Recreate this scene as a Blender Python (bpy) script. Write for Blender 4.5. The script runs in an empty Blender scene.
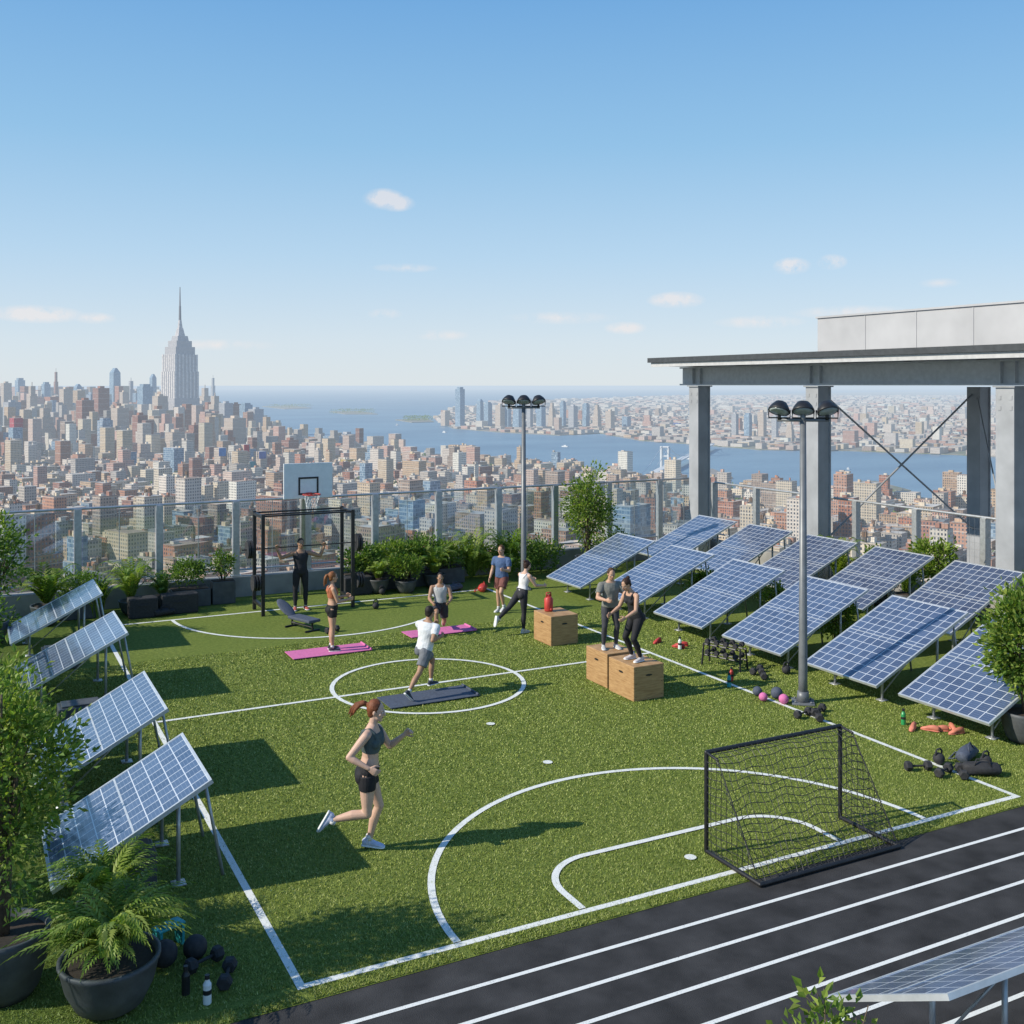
import bpy, bmesh, math, random
import numpy as np
from mathutils import Vector, Matrix, noise as mnoise
R=random.Random(7); NR=np.random.RandomState(5)
V=Vector
sc=bpy.context.scene
H=170.0
CA=math.cos(math.radians(27.3)); SA=math.sin(math.radians(27.3))
def geo(lat,fw,z=0.0):   # city frame (lateral, forward) -> world
    return V((fw*SA+lat*CA, fw*CA-lat*SA, z))
# ---------------------------------------------------------------- materials
def mat_new(name):
    m=bpy.data.materials.new(name); m.use_nodes=True
    nt=m.node_tree; nt.nodes.clear()
    return m,nt
def N(nt,t,**kw):
    n=nt.nodes.new(t)
    for k,v in kw.items(): setattr(n,k,v)
    return n
def out(nt,sh):
    o=N(nt,'ShaderNodeOutputMaterial'); nt.links.new(sh,o.inputs['Surface'])
def mth(nt,op,a,b=None,c=None,clamp=False):
    n=N(nt,'ShaderNodeMath',operation=op); n.use_clamp=clamp
    for i,x in enumerate((a,b,c)):
        if x is None: continue
        if isinstance(x,(int,float)): n.inputs[i].default_value=x
        else: nt.links.new(x,n.inputs[i])
    return n.outputs[0]
def mixc(nt,f,a,b,blend='MIX'):
    n=N(nt,'ShaderNodeMix',data_type='RGBA',blend_type=blend)
    for s,x in ((n.inputs[0],f),(n.inputs[6],a),(n.inputs[7],b)):
        if isinstance(x,(int,float)): s.default_value=x
        elif isinstance(x,(tuple,list)): s.default_value=(x[0],x[1],x[2],1)
        else: nt.links.new(x,s)
    return n.outputs[2]
def ramp(nt,f,p0,p1,c0=(0,0,0,1),c1=(1,1,1,1)):
    n=N(nt,'ShaderNodeValToRGB'); nt.links.new(f,n.inputs[0])
    n.color_ramp.elements[0].position=p0; n.color_ramp.elements[1].position=p1
    n.color_ramp.elements[0].color=c0; n.color_ramp.elements[1].color=c1
    return n.outputs[0]
def noise(nt,vec,scale,detail=3,rough=.55):
    n=N(nt,'ShaderNodeTexNoise'); n.inputs['Scale'].default_value=scale
    n.inputs['Detail'].default_value=detail; n.inputs['Roughness'].default_value=rough
    if vec is not None: nt.links.new(vec,n.inputs['Vector'])
    return n.outputs[0]
def pmat(name,col,rough=.6,metal=0,var=.25,nscale=8,bump=.15,bscale=60,spec=.5,coat=0,obj=True):
    m,nt=mat_new(name)
    tc=N(nt,'ShaderNodeTexCoord'); vec=tc.outputs['Object']
    n1=noise(nt,vec,nscale,3)
    dark=tuple(c*(1-var) for c in col); light=tuple(min(1,c*(1+var)) for c in col)
    c=mixc(nt,ramp(nt,n1,.3,.7),dark,light)
    p=N(nt,'ShaderNodeBsdfPrincipled'); nt.links.new(c,p.inputs['Base Color'])
    p.inputs['Roughness'].default_value=rough; p.inputs['Metallic'].default_value=metal
    p.inputs['Specular IOR Level'].default_value=spec
    p.inputs['Coat Weight'].default_value=coat
    if bump:
        b=N(nt,'ShaderNodeBump'); b.inputs['Strength'].default_value=bump; b.inputs['Distance'].default_value=.01
        nt.links.new(noise(nt,vec,bscale,2),b.inputs['Height']); nt.links.new(b.outputs[0],p.inputs['Normal'])
    out(nt,p.outputs[0]); return m
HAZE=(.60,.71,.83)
def haze_out(nt,sh,L=12500.):  # aerial haze painted into the material: glowing haze colour mixed in by distance
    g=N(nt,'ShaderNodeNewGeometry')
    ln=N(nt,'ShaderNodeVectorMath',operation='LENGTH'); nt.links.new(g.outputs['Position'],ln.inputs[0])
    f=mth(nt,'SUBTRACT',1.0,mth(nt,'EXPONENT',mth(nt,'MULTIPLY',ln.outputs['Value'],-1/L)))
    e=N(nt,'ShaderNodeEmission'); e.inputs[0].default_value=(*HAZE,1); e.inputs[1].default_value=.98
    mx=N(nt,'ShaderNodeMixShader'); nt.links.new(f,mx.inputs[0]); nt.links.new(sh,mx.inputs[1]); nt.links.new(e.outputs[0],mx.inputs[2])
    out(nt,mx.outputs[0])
def m_turf():
    m,nt=mat_new('artificial_turf'); g=N(nt,'ShaderNodeTexCoord').outputs['Object']
    a=noise(nt,g,.7,3); b=noise(nt,g,13,4,.75); c=noise(nt,g,80,2,.7)
    col=mixc(nt,ramp(nt,b,.36,.64),(.115,.165,.024),(.27,.33,.07))
    col=mixc(nt,mth(nt,'MULTIPLY',ramp(nt,c,.45,.7),.6),col,(.35,.40,.12))
    col=mixc(nt,mth(nt,'MULTIPLY',ramp(nt,a,.35,.65),.35),col,(.15,.215,.035))
    p=N(nt,'ShaderNodeBsdfPrincipled'); nt.links.new(col,p.inputs['Base Color'])
    p.inputs['Roughness'].default_value=.9; p.inputs['Specular IOR Level'].default_value=.15
    bp=N(nt,'ShaderNodeBump'); bp.inputs['Strength'].default_value=1.; bp.inputs['Distance'].default_value=.035
    h=mth(nt,'ADD',mth(nt,'MULTIPLY',b,.8),c)
    nt.links.new(h,bp.inputs['Height']); nt.links.new(bp.outputs[0],p.inputs['Normal']); out(nt,p.outputs[0]); return m
def m_line(name,on_turf):
    m,nt=mat_new(name); g=N(nt,'ShaderNodeTexCoord').outputs['Object']
    c=noise(nt,g,70,3,.7); a=noise(nt,g,7,3)
    base=(.18,.25,.06) if on_turf else (.06,.06,.06)
    f=mth(nt,'ADD',mth(nt,'MULTIPLY',c,.8),mth(nt,'MULTIPLY',a,.25))
    col=mixc(nt,ramp(nt,f,.34,.48) if on_turf else ramp(nt,f,.32,.44),base,(.78,.79,.76))
    p=N(nt,'ShaderNodeBsdfPrincipled'); nt.links.new(col,p.inputs['Base Color']); p.inputs['Roughness'].default_value=.85
    bp=N(nt,'ShaderNodeBump'); bp.inputs['Strength'].default_value=.5; bp.inputs['Distance'].default_value=.01
    nt.links.new(c,bp.inputs['Height']); nt.links.new(bp.outputs[0],p.inputs['Normal']); out(nt,p.outputs[0]); return m
def m_solar():
    m,nt=mat_new('photovoltaic_cells'); uv=N(nt,'ShaderNodeUVMap').outputs[0]
    sp=N(nt,'ShaderNodeSeparateXYZ'); nt.links.new(uv,sp.inputs[0])
    def line(x,per,w):   # 1 on line
        f=mth(nt,'FRACT',mth(nt,'DIVIDE',x,per)); d=mth(nt,'ABSOLUTE',mth(nt,'SUBTRACT',f,.5))
        return mth(nt,'GREATER_THAN',d,.5-w/per/2)
    x,y=sp.outputs[0],sp.outputs[1]
    g=mth(nt,'MAXIMUM',line(x,.2,.013),line(y,.2,.013))
    bus=mth(nt,'MULTIPLY',line(x,.05,.004),.3)
    wn=N(nt,'ShaderNodeTexWhiteNoise'); cb=N(nt,'ShaderNodeCombineXYZ')
    nt.links.new(mth(nt,'FLOOR',mth(nt,'DIVIDE',x,.2)),cb.inputs[0]); nt.links.new(mth(nt,'FLOOR',mth(nt,'DIVIDE',y,.2)),cb.inputs[1]); nt.links.new(cb.outputs[0],wn.inputs[0])
    col=mixc(nt,wn.outputs[0],(.030,.050,.115),(.065,.10,.19))
    tc=N(nt,'ShaderNodeTexCoord'); col=mixc(nt,mth(nt,'MULTIPLY',noise(nt,tc.outputs['Object'],1.6,3),.25),col,(.22,.26,.33))
    col=mixc(nt,bus,col,(.45,.5,.6)); col=mixc(nt,g,col,(.62,.66,.72))
    p=N(nt,'ShaderNodeBsdfPrincipled'); nt.links.new(col,p.inputs['Base Color']); p.inputs['Roughness'].default_value=.32
    p.inputs['Coat Weight'].default_value=1.; p.inputs['Coat Roughness'].default_value=.08
    out(nt,p.outputs[0]); return m
def m_facade(name,glass=False):
    m,nt=mat_new(name); uv=N(nt,'ShaderNodeUVMap').outputs[0]
    at=N(nt,'ShaderNodeAttribute',attribute_name='col')
    sp=N(nt,'ShaderNodeSeparateXYZ'); nt.links.new(uv,sp.inputs[0]); x,y=sp.outputs[0],sp.outputs[1]
    px,py=(2.6,3.8) if glass else (2.8,3.3)
    fx=mth(nt,'FRACT',mth(nt,'DIVIDE',x,px)); fy=mth(nt,'FRACT',mth(nt,'DIVIDE',y,py))
    wx,wy=(.44,.36) if glass else (.22,.27)
    wm=mth(nt,'MULTIPLY',mth(nt,'LESS_THAN',mth(nt,'ABSOLUTE',mth(nt,'SUBTRACT',fx,.5)),wx),
                         mth(nt,'LESS_THAN',mth(nt,'ABSOLUTE',mth(nt,'SUBTRACT',fy,.5)),wy))
    wn=N(nt,'ShaderNodeTexWhiteNoise'); cb=N(nt,'ShaderNodeCombineXYZ')
    nt.links.new(mth(nt,'FLOOR',mth(nt,'DIVIDE',x,px)),cb.inputs[0]); nt.links.new(mth(nt,'FLOOR',mth(nt,'DIVIDE',y,py)),cb.inputs[1]); nt.links.new(cb.outputs[0],wn.inputs[0])
    wc=mixc(nt,mth(nt,'POWER',wn.outputs[0],3.),(.04,.055,.08) if not glass else (.09,.16,.25),(.32,.34,.36) if not glass else (.35,.45,.55))
    ns=noise(nt,uv,.12,3)
    wall=mixc(nt,mth(nt,'MULTIPLY',ns,.3),at.outputs['Color'],(.5,.45,.4),'MULTIPLY')
    # string course every few floors
    sc_=mth(nt,'GREATER_THAN',mth(nt,'FRACT',mth(nt,'DIVIDE',y,16.5)),.955)
    if not glass: wall=mixc(nt,mth(nt,'MULTIPLY',sc_,.5),wall,(.66,.62,.56))
    col=mixc(nt,wm,wall,wc)
    p=N(nt,'ShaderNodeBsdfPrincipled'); nt.links.new(col,p.inputs['Base Color'])
    nt.links.new(mth(nt,'SUBTRACT',.85,mth(nt,'MULTIPLY',wm,.6)),p.inputs['Roughness'])
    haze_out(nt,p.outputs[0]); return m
def m_roof():
    m,nt=mat_new('city_roof'); at=N(nt,'ShaderNodeAttribute',attribute_name='col')
    g=N(nt,'ShaderNodeNewGeometry'); n=noise(nt,g.outputs['Position'],.15,3)
    col=mixc(nt,ramp(nt,n,.3,.7),(.7,.7,.7),(1.25,1.2,1.15)); c=mixc(nt,1.0,at.outputs['Color'],col,'MULTIPLY')
    p=N(nt,'ShaderNodeBsdfPrincipled'); nt.links.new(c,p.inputs['Base Color']); p.inputs['Roughness'].default_value=.9
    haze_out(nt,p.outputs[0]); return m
def m_land():
    m,nt=mat_new('city_ground'); g=N(nt,'ShaderNodeNewGeometry'); 
    n=noise(nt,g.outputs['Position'],.004,5,.7); n2=noise(nt,g.outputs['Position'],.03,4,.7)
    c=mixc(nt,ramp(nt,n,.42,.58),(.20,.195,.19),(.09,.13,.06)); c=mixc(nt,ramp(nt,n2,.35,.65),c,(.27,.25,.23))
    p=N(nt,'ShaderNodeBsdfPrincipled'); nt.links.new(c,p.inputs['Base Color']); p.inputs['Roughness'].default_value=.95
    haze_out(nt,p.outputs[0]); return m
def m_water():
    m,nt=mat_new('harbor_water'); g=N(nt,'ShaderNodeNewGeometry')
    mp=N(nt,'ShaderNodeMapping'); nt.links.new(g.outputs['Position'],mp.inputs[0]); mp.inputs['Scale'].default_value=(1,2.2,1)
    n=noise(nt,mp.outputs[0],.0016,5,.6); n2=noise(nt,g.outputs['Position'],.05,4)
    c=mixc(nt,ramp(nt,n,.35,.65),(.12,.20,.28),(.18,.28,.36))
    p=N(nt,'ShaderNodeBsdfPrincipled'); nt.links.new(c,p.inputs['Base Color']); p.inputs['Roughness'].default_value=.4
    b=N(nt,'ShaderNodeBump'); b.inputs['Strength'].default_value=.6; b.inputs['Distance'].default_value=3; nt.links.new(n2,b.inputs['Height']); nt.links.new(b.outputs[0],p.inputs['Normal'])
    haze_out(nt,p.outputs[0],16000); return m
def m_leaf(name,hz=False):
    m,nt=mat_new(name); at=N(nt,'ShaderNodeAttribute',attribute_name='col')
    p=N(nt,'ShaderNodeBsdfPrincipled'); nt.links.new(at.outputs['Color'],p.inputs['Base Color']); p.inputs['Roughness'].default_value=.5
    p.inputs['Specular IOR Level'].default_value=.3
    t=N(nt,'ShaderNodeBsdfTranslucent'); nt.links.new(mixc(nt,1.,at.outputs['Color'],(1.5,1.6,.6),'MULTIPLY'),t.inputs[0])
    mx=N(nt,'ShaderNodeMixShader'); mx.inputs[0].default_value=.35; nt.links.new(p.outputs[0],mx.inputs[1]); nt.links.new(t.outputs[0],mx.inputs[2])
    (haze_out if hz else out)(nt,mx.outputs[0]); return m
def m_fibre():
    m,nt=mat_new('turf_fibre'); at=N(nt,'ShaderNodeAttribute',attribute_name='col')
    p=N(nt,'ShaderNodeBsdfPrincipled'); nt.links.new(at.outputs['Color'],p.inputs['Base Color']); p.inputs['Roughness'].default_value=.6
    p.inputs['Specular IOR Level'].default_value=.25; out(nt,p.outputs[0]); return m
def m_glass():
    m,nt=mat_new('fence_glass'); t=N(nt,'ShaderNodeBsdfTransparent'); t.inputs[0].default_value=(.86,.91,.92,1)
    g=N(nt,'ShaderNodeBsdfGlossy'); g.inputs['Roughness'].default_value=.03; g.inputs[0].default_value=(.9,.95,1,1)
    tc=N(nt,'ShaderNodeTexCoord'); n=noise(nt,tc.outputs['Object'],1.2,2)
    mx=N(nt,'ShaderNodeMixShader'); nt.links.new(mth(nt,'MULTIPLY',n,.20),mx.inputs[0]); nt.links.new(t.outputs[0],mx.inputs[1]); nt.links.new(g.outputs[0],mx.inputs[2])
    out(nt,mx.outputs[0]); return m
def m_wood():
    m,nt=mat_new('plywood'); tc=N(nt,'ShaderNodeTexCoord')
    mp=N(nt,'ShaderNodeMapping'); nt.links.new(tc.outputs['Object'],mp.inputs[0]); mp.inputs['Scale'].default_value=(1,1,9)
    n=noise(nt,mp.outputs[0],5,5,.6); c=mixc(nt,ramp(nt,n,.3,.7),(.33,.18,.075),(.53,.33,.155))
    p=N(nt,'ShaderNodeBsdfPrincipled'); nt.links.new(c,p.inputs['Base Color']); p.inputs['Roughness'].default_value=.6; out(nt,p.outputs[0]); return m
M=dict(
 turf=m_turf(), fibre=m_fibre(), line=m_line('turf_line_paint',True), tline=m_line('track_line_paint',False),
 track=pmat('track_asphalt',(.042,.041,.042),.85,var=.4,nscale=2.2,bump=1.,bscale=110,spec=.3),
 conc=pmat('concrete',(.30,.29,.275),.85,var=.2,nscale=2,bump=.3,bscale=40),
 steel=pmat('painted_steel',(.36,.37,.39),.5,metal=.05,var=.14,nscale=1.6,bump=.05),
 galv=pmat('galvanised_steel',(.46,.47,.48),.4,metal=.5,var=.15,nscale=12,bump=.05),
 lpole=pmat('lamp_pole_paint',(.17,.18,.19),.45,metal=.2,var=.15,nscale=5,bump=.05),
 black=pmat('black_paint',(.018,.018,.02),.45,var=.3,nscale=10,bump=.1),
 rubber=pmat('rubber',(.03,.03,.033),.8,var=.3,nscale=20),
 alu=pmat('aluminium_frame',(.66,.68,.70),.35,metal=.5,var=.1,nscale=8,bump=.05),
 back=pmat('panel_backsheet',(.5,.5,.5),.7), roofedge=pmat('roof_edge',(.05,.055,.06),.6,var=.2),
 soffit=pmat('soffit_paint',(.50,.50,.50),.7,var=.1), pent=pmat('penthouse_cladding',(.44,.44,.45),.6,var=.10,nscale=.7,bump=.05),
 cells=m_solar(), wall=m_facade('masonry_facade'), gwall=m_facade('glass_facade',True), roof=m_roof(), land=m_land(), water=m_water(),
 leaf=m_leaf('foliage'), leafh=m_leaf('street_tree_foliage',True), bark=pmat('bark',(.12,.09,.06),.9,nscale=20,bump=.6,bscale=50),
 soil=pmat('soil',(.05,.035,.025),.95,nscale=30), pot=pmat('planter_grey',(.075,.08,.085),.6,var=.25,nscale=6),
 glass=m_glass(), wood=m_wood(), white=pmat('white_board',(.78,.80,.80),.45,var=.05), red=pmat('red_paint',(.50,.05,.04),.45),
 pink=pmat('pink_foam',(.62,.16,.36),.8,var=.12,nscale=25), slate=pmat('slate_foam',(.07,.085,.12),.8,var=.2,nscale=25),
 teal=pmat('teal_plastic',(.04,.35,.38),.4), green=pmat('green_plastic',(.03,.32,.10),.4), orange=pmat('coral_fabric',(.60,.20,.13),.7), lens=pmat('lamp_lens',(.30,.34,.33),.12,var=.15,nscale=20))
# ---------------------------------------------------------------- mesh helpers
def link(ob): sc.collection.objects.link(ob); return ob
def obj_bm(bm,name,mats,smooth=False):
    bmesh.ops.recalc_face_normals(bm,faces=bm.faces)
    me=bpy.data.meshes.new(name); bm.to_mesh(me); bm.free()
    for m in (mats if isinstance(mats,(list,tuple)) else [mats]): me.materials.append(m)
    if smooth:
        for p in me.polygons: p.use_smooth=True
    return link(bpy.data.objects.new(name,me))
def group(name,kids,loc=(0,0,0),rot=0,scale=1):
    e=bpy.data.objects.new(name,None); link(e); e.empty_display_size=.2
    e.location=loc; e.rotation_euler=(0,0,rot); e.scale=(scale,)*3
    for k in kids: k.parent=e
    return e
def box(bm,a,b,mi=0,bev=0):
    x0,y0,z0=a; x1,y1,z1=b
    vs=[bm.verts.new(p) for p in ((x0,y0,z0),(x1,y0,z0),(x1,y1,z0),(x0,y1,z0),(x0,y0,z1),(x1,y0,z1),(x1,y1,z1),(x0,y1,z1))]
    fs=[bm.faces.new([vs[i] for i in q]) for q in ((0,3,2,1),(4,5,6,7),(0,1,5,4),(1,2,6,5),(2,3,7,6),(3,0,4,7))]
    for f in fs: f.material_index=mi
    if bev:
        es={e for f in fs for e in f.edges}
        r=bmesh.ops.bevel(bm,geom=list(es),offset=bev,segments=2,affect='EDGES',profile=.5)
        for f in r['faces']: f.material_index=mi
def frame_of(t,ref=None):
    t=t.normalized(); ref=ref or (V((0,0,1)) if abs(t.z)<.9 else V((0,1,0)))
    a=t.cross(ref)
    if a.length<1e-4: a=t.cross(V((1,0,0)))
    a.normalize(); b=t.cross(a).normalized(); return a,b
def loft(bm,rings,n=14,mi=0):
    L=[]
    for c,A,B in rings:
        L.append([bm.verts.new(c+A*math.cos(2*math.pi*i/n)+B*math.sin(2*math.pi*i/n)) for i in range(n)])
    for k in range(len(L)-1):
        for i in range(n):
            bm.faces.new((L[k][i],L[k][(i+1)%n],L[k+1][(i+1)%n],L[k+1][i])).material_index=mi
    bm.faces.new(L[0][::-1]).material_index=mi; bm.faces.new(L[-1]).material_index=mi
def tube(bm,pts,radii,n=8,mi=0,caps=False):
    pts=[V(p) for p in pts]
    if isinstance(radii,(int,float)): radii=[radii]*len(pts)
    rings=[]; ref=None
    for i,p in enumerate(pts):
        t=(pts[min(i+1,len(pts)-1)]-pts[max(i-1,0)])
        if t.length<1e-7: t=V((0,0,1))
        a,b=frame_of(t,ref); ref=None
        if rings:
            pa=rings[-1][1].normalized(); a2=(pa-t.normalized()*pa.dot(t.normalized()))
            if a2.length>1e-4: a=a2.normalized(); b=t.normalized().cross(a)
        r=radii[i]
        if caps and i==0:
            tt=t.normalized()
            for k in (.97,.75,.4): rings.append((p-tt*r*k,a*r*math.sqrt(1-k*k),b*r*math.sqrt(1-k*k)))
        rings.append((p,a*r,b*r))
        if caps and i==len(pts)-1:
            tt=t.normalized()
            for k in (.4,.75,.97): rings.append((p+tt*r*k,a*r*math.sqrt(1-k*k),b*r*math.sqrt(1-k*k)))
    loft(bm,rings,n,mi)
def ellip(bm,c,rx,ry,rz,B=None,n=14,mi=0):
    c=V(c); X,Y,Z=B or (V((1,0,0)),V((0,1,0)),V((0,0,1)))
    rings=[]
    for k in range(9):
        a=-math.pi/2+math.pi*(k+.25)/8.5; s,co=math.sin(a),math.cos(a)
        rings.append((c+Z*rz*s,X*rx*co,Y*ry*co))
    loft(bm,rings,n,mi)
def mesh_np(name,verts,faces,mats,uv=None,col=None,mi=None,smooth=False):
    me=bpy.data.meshes.new(name)
    me.from_pydata([tuple(v) for v in verts] if not isinstance(verts,np.ndarray) else verts.tolist(),[],faces)
    for m in mats: me.materials.append(m)
    if uv is not None:
        l=me.uv_layers.new(name='UVMap'); l.data.foreach_set('uv',np.asarray(uv,dtype=np.float32).ravel())
    if col is not None:
        a=me.color_attributes.new('col','FLOAT_COLOR','CORNER'); a.data.foreach_set('color',np.asarray(col,dtype=np.float32).ravel())
    if mi is not None: me.polygons.foreach_set('material_index',np.asarray(mi,dtype=np.int32))
    me.update(); return link(bpy.data.objects.new(name,me))
# ---------------------------------------------------------------- camera, light, sky
cam=bpy.data.cameras.new('camera'); cam.sensor_width=36; cam.lens=36*1056/1024; cam.shift_y=-127/1024; cam.clip_end=400000; cam.clip_start=.1
co=link(bpy.data.objects.new('camera',cam)); co.location=(0,0,5.8); co.rotation_euler=(math.radians(90),0,math.radians(-27.3)); sc.camera=co
EL=math.radians(34.5); sd=V((.986*math.cos(EL),-.16*math.cos(EL),-math.sin(EL)))
sl=bpy.data.lights.new('sun','SUN'); sl.energy=5.0; sl.angle=math.radians(.5); sl.color=(1,.93,.80)
so=link(bpy.data.objects.new('sun',sl)); so.rotation_euler=sd.to_track_quat('-Z','Y').to_euler(); so.location=(-30,5,30)
w=bpy.data.worlds.new('World'); sc.world=w; w.use_nodes=True; nt=w.node_tree; nt.nodes.clear()
sk=N(nt,'ShaderNodeTexSky',sky_type='NISHITA'); sk.sun_disc=False; sk.sun_elevation=EL; sk.sun_rotation=math.atan2(-.986,.16)
sk.air_density=1.0; sk.dust_density=.3; sk.ozone_density=2.5; sk.altitude=200
tc=N(nt,'ShaderNodeTexCoord').outputs['Generated']
sx=N(nt,'ShaderNodeSeparateXYZ'); nt.links.new(tc,sx.inputs[0])
rp=N(nt,'ShaderNodeValToRGB'); nt.links.new(sx.outputs[2],rp.inputs[0]); els=rp.color_ramp.elements
stops=[(0.0,(.74,.82,.88)),(.04,(.69,.80,.90)),(.12,(.50,.71,.91)),(.22,(.31,.58,.86)),(.36,(.165,.42,.79)),(1.0,(.06,.16,.42))]
els[0].position=0; els[0].color=(*stops[0][1],1); els[1].position=1; els[1].color=(*stops[-1][1],1)
for p_,c_ in stops[1:-1]:
    e_=els.new(p_); e_.color=(*c_,1)
g10=mixc(nt,1.0,rp.outputs[0],(10,10,10),'MULTIPLY')
skc=mixc(nt,.85,sk.outputs[0],g10)
nz=noise(nt,tc,30,6,.68)
mask=None
for (u,v,rx,ry,st) in ((384,199,22,11,1.),(396,203,20,9,.9),(792,266,19,9,1.),(832,262,15,8,.9),(676,300,30,9,.9),(625,328,22,7,.7),(36,314,44,9,.8),(95,318,20,6,.7),(405,268,34,5,.4),(440,335,30,6,.5),(760,322,46,7,.5),(560,318,60,7,.4),(385,314,18,6,.5),(220,345,60,6,.4),(940,283,20,5,.3),(850,312,60,7,.45)):
    a=(u-512)/1056; e=(385-v)/1056; d=geo(a,1,e).normalized()
    sb=N(nt,'ShaderNodeVectorMath',operation='SUBTRACT'); nt.links.new(tc,sb.inputs[0]); sb.inputs[1].default_value=d
    ml=N(nt,'ShaderNodeVectorMath',operation='MULTIPLY'); nt.links.new(sb.outputs[0],ml.inputs[0]); ml.inputs[1].default_value=(1056/rx,1056/rx,1056/ry)
    ln=N(nt,'ShaderNodeVectorMath',operation='LENGTH'); nt.links.new(ml.outputs[0],ln.inputs[0])
    g=mth(nt,'MULTIPLY',mth(nt,'SUBTRACT',1.,ln.outputs['Value'],clamp=True),st*1.6)
    mask=g if mask is None else mth(nt,'MAXIMUM',mask,g)
cm=mth(nt,'MULTIPLY',mask,ramp(nt,nz,.36,.60))
cm=mth(nt,'MINIMUM',cm,.58)
cc=mixc(nt,cm,skc,(9.2,8.4,8.1))
bg=N(nt,'ShaderNodeBackground'); nt.links.new(cc,bg.inputs[0]); bg.inputs[1].default_value=.1
wo=N(nt,'ShaderNodeOutputWorld'); nt.links.new(bg.outputs[0],wo.inputs[0])
sc.view_settings.view_transform='Standard'; sc.view_settings.look='None'; sc.view_settings.exposure=0
# ---------------------------------------------------------------- rooftop
def sheet(name,pts,z,mat):
    bm=bmesh.new(); bm.faces.new([bm.verts.new((x,y,z)) for x,y in pts]); o=obj_bm(bm,name,mat)
    return o
bm=bmesh.new(); box(bm,(-1.6,-6,-168),(23.2,29.9,-.03)); box(bm,(23.2,2,-168),(36,29.9,-3)); obj_bm(bm,'rooftop_building',M['conc'])
sheet('artificial_turf_field',[(-1.3,9.7),(22.6,9.7),(22.6,29.1),(-1.3,29.1)],0,M['turf'])
sheet('running_track',[(-1.3,2.5),(22.6,2.5),(22.6,9.69),(-1.3,9.69)],0.0,M['track'])
LW=.085
bm=bmesh.new()
def strip(pts,w,z,closed=False):
    n=len(pts); Lf=[];Rt=[]
    for i in range(n):
        p=V(pts[i]); a=V(pts[(i-1)%n] if closed or i>0 else pts[i]); b=V(pts[(i+1)%n] if closed or i<n-1 else pts[i])
        d1=(p-a); d2=(b-p)
        if d1.length<1e-6: t=d2.normalized(); k=1
        elif d2.length<1e-6: t=d1.normalized(); k=1
        else:
            t=(d1.normalized()+d2.normalized()).normalized(); k=1/max(.5,abs(t.dot(d1.normalized())))
        nn=V((-t.y,t.x))
        Lf.append(bm.verts.new((*(p+nn*w/2*k),z))); Rt.append(bm.verts.new((*(p-nn*w/2*k),z)))
    for i in range(n if closed else n-1):
        j=(i+1)%n; bm.faces.new((Lf[i],Lf[j],Rt[j],Rt[i]))
def arc(cx,cy,r,a0,a1,n=48): return [(cx+r*math.cos(math.radians(a0+(a1-a0)*i/n)),cy+r*math.sin(math.radians(a0+(a1-a0)*i/n))) for i in range(n+1)]
x0,x1,y0,y1=2.86,13.15,9.97,27.0
strip([(x0,y0),(x1,y0),(x1,y1),(x0,y1)],LW,.004,True)
strip([(x0+.05,18.93),(x1-.05,18.93)],LW,.0082)
strip(arc(7.95,18.93,1.85,0,352.5,47),LW,.0122,True)
strip(arc(7.95,10.02,3.42,0,180),LW,.0082)
strip([(6.05,10.02)]+arc(6.75,10.45,.7,180,90,12)+arc(9.15,10.45,.7,90,0,12)+[(9.85,10.02)],LW,.0122)
strip(arc(7.95,26.95,3.45,180,360),LW,.0082)
for (cx,cy) in ((7.88,10.5),(7.92,14.15),(7.95,16.2)):
    bm.faces.new([bm.verts.new((cx+.075*math.cos(t*math.pi/8),cy+.075*math.sin(t*math.pi/8),.016)) for t in range(16)])
obj_bm(bm,'field_line_markings',M['line'])
bm=bmesh.new()
for y in (9.2,8.71,8.22,7.7,7.2,6.7,6.2): strip([(-1.3,y),(22.6,y)],.052,.004)
obj_bm(bm,'track_lane_markings',M['tline'])
n=420000; px=NR.uniform(-1.2,16,n); py=9.72+(NR.uniform(0,1,n)**1.7)*13.5
on=(np.abs(py-y0)<.05)|(np.abs(px-x0)<.05)|(np.abs(px-x1)<.05)|(np.abs(py-18.93)<.05)
for (cx,cy,rr) in ((7.95,18.93,1.85),(7.95,10.02,3.42),(7.95,26.95,3.45)): on|=np.abs(np.hypot(px-cx,py-cy)-rr)<.05
on|=(np.abs(py-11.15)<.05)&(px>6.7)&(px<9.2); 
for cx in (6.75,9.15): on|=(np.abs(np.hypot(px-cx,py-10.45)-.7)<.05)&((px<6.75)|(px>9.15))
keep=~on|(NR.uniform(0,1,n)<.06); px=px[keep];py=py[keep]; n=len(px)
hh=NR.uniform(.012,.028,n); an=NR.uniform(0,6.28,n); ww=NR.uniform(.003,.006,n)*np.clip((py-5)/6,1,2.2)
lx=NR.normal(0,.012,n); ly=NR.normal(0,.012,n); z=np.zeros(n)
vv=np.stack([np.stack([px+ww*np.cos(an),py+ww*np.sin(an),z],1),np.stack([px-ww*np.cos(an),py-ww*np.sin(an),z],1),np.stack([px+lx,py+ly,hh],1)],1).reshape(-1,3)
me=bpy.data.meshes.new('turf_fibres'); me.vertices.add(3*n); me.vertices.foreach_set('co',vv.astype(np.float32).ravel()); me.loops.add(3*n); me.loops.foreach_set('vertex_index',np.arange(3*n,dtype=np.int32)); me.polygons.add(n); me.polygons.foreach_set('loop_start',np.arange(0,3*n,3,dtype=np.int32)); me.update()
cl=np.array([(.19,.25,.04),(.27,.33,.06),(.36,.41,.11),(.42,.45,.16),(.13,.18,.03)])[NR.randint(0,5,n)]*NR.uniform(.85,1.15,(n,1))
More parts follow.
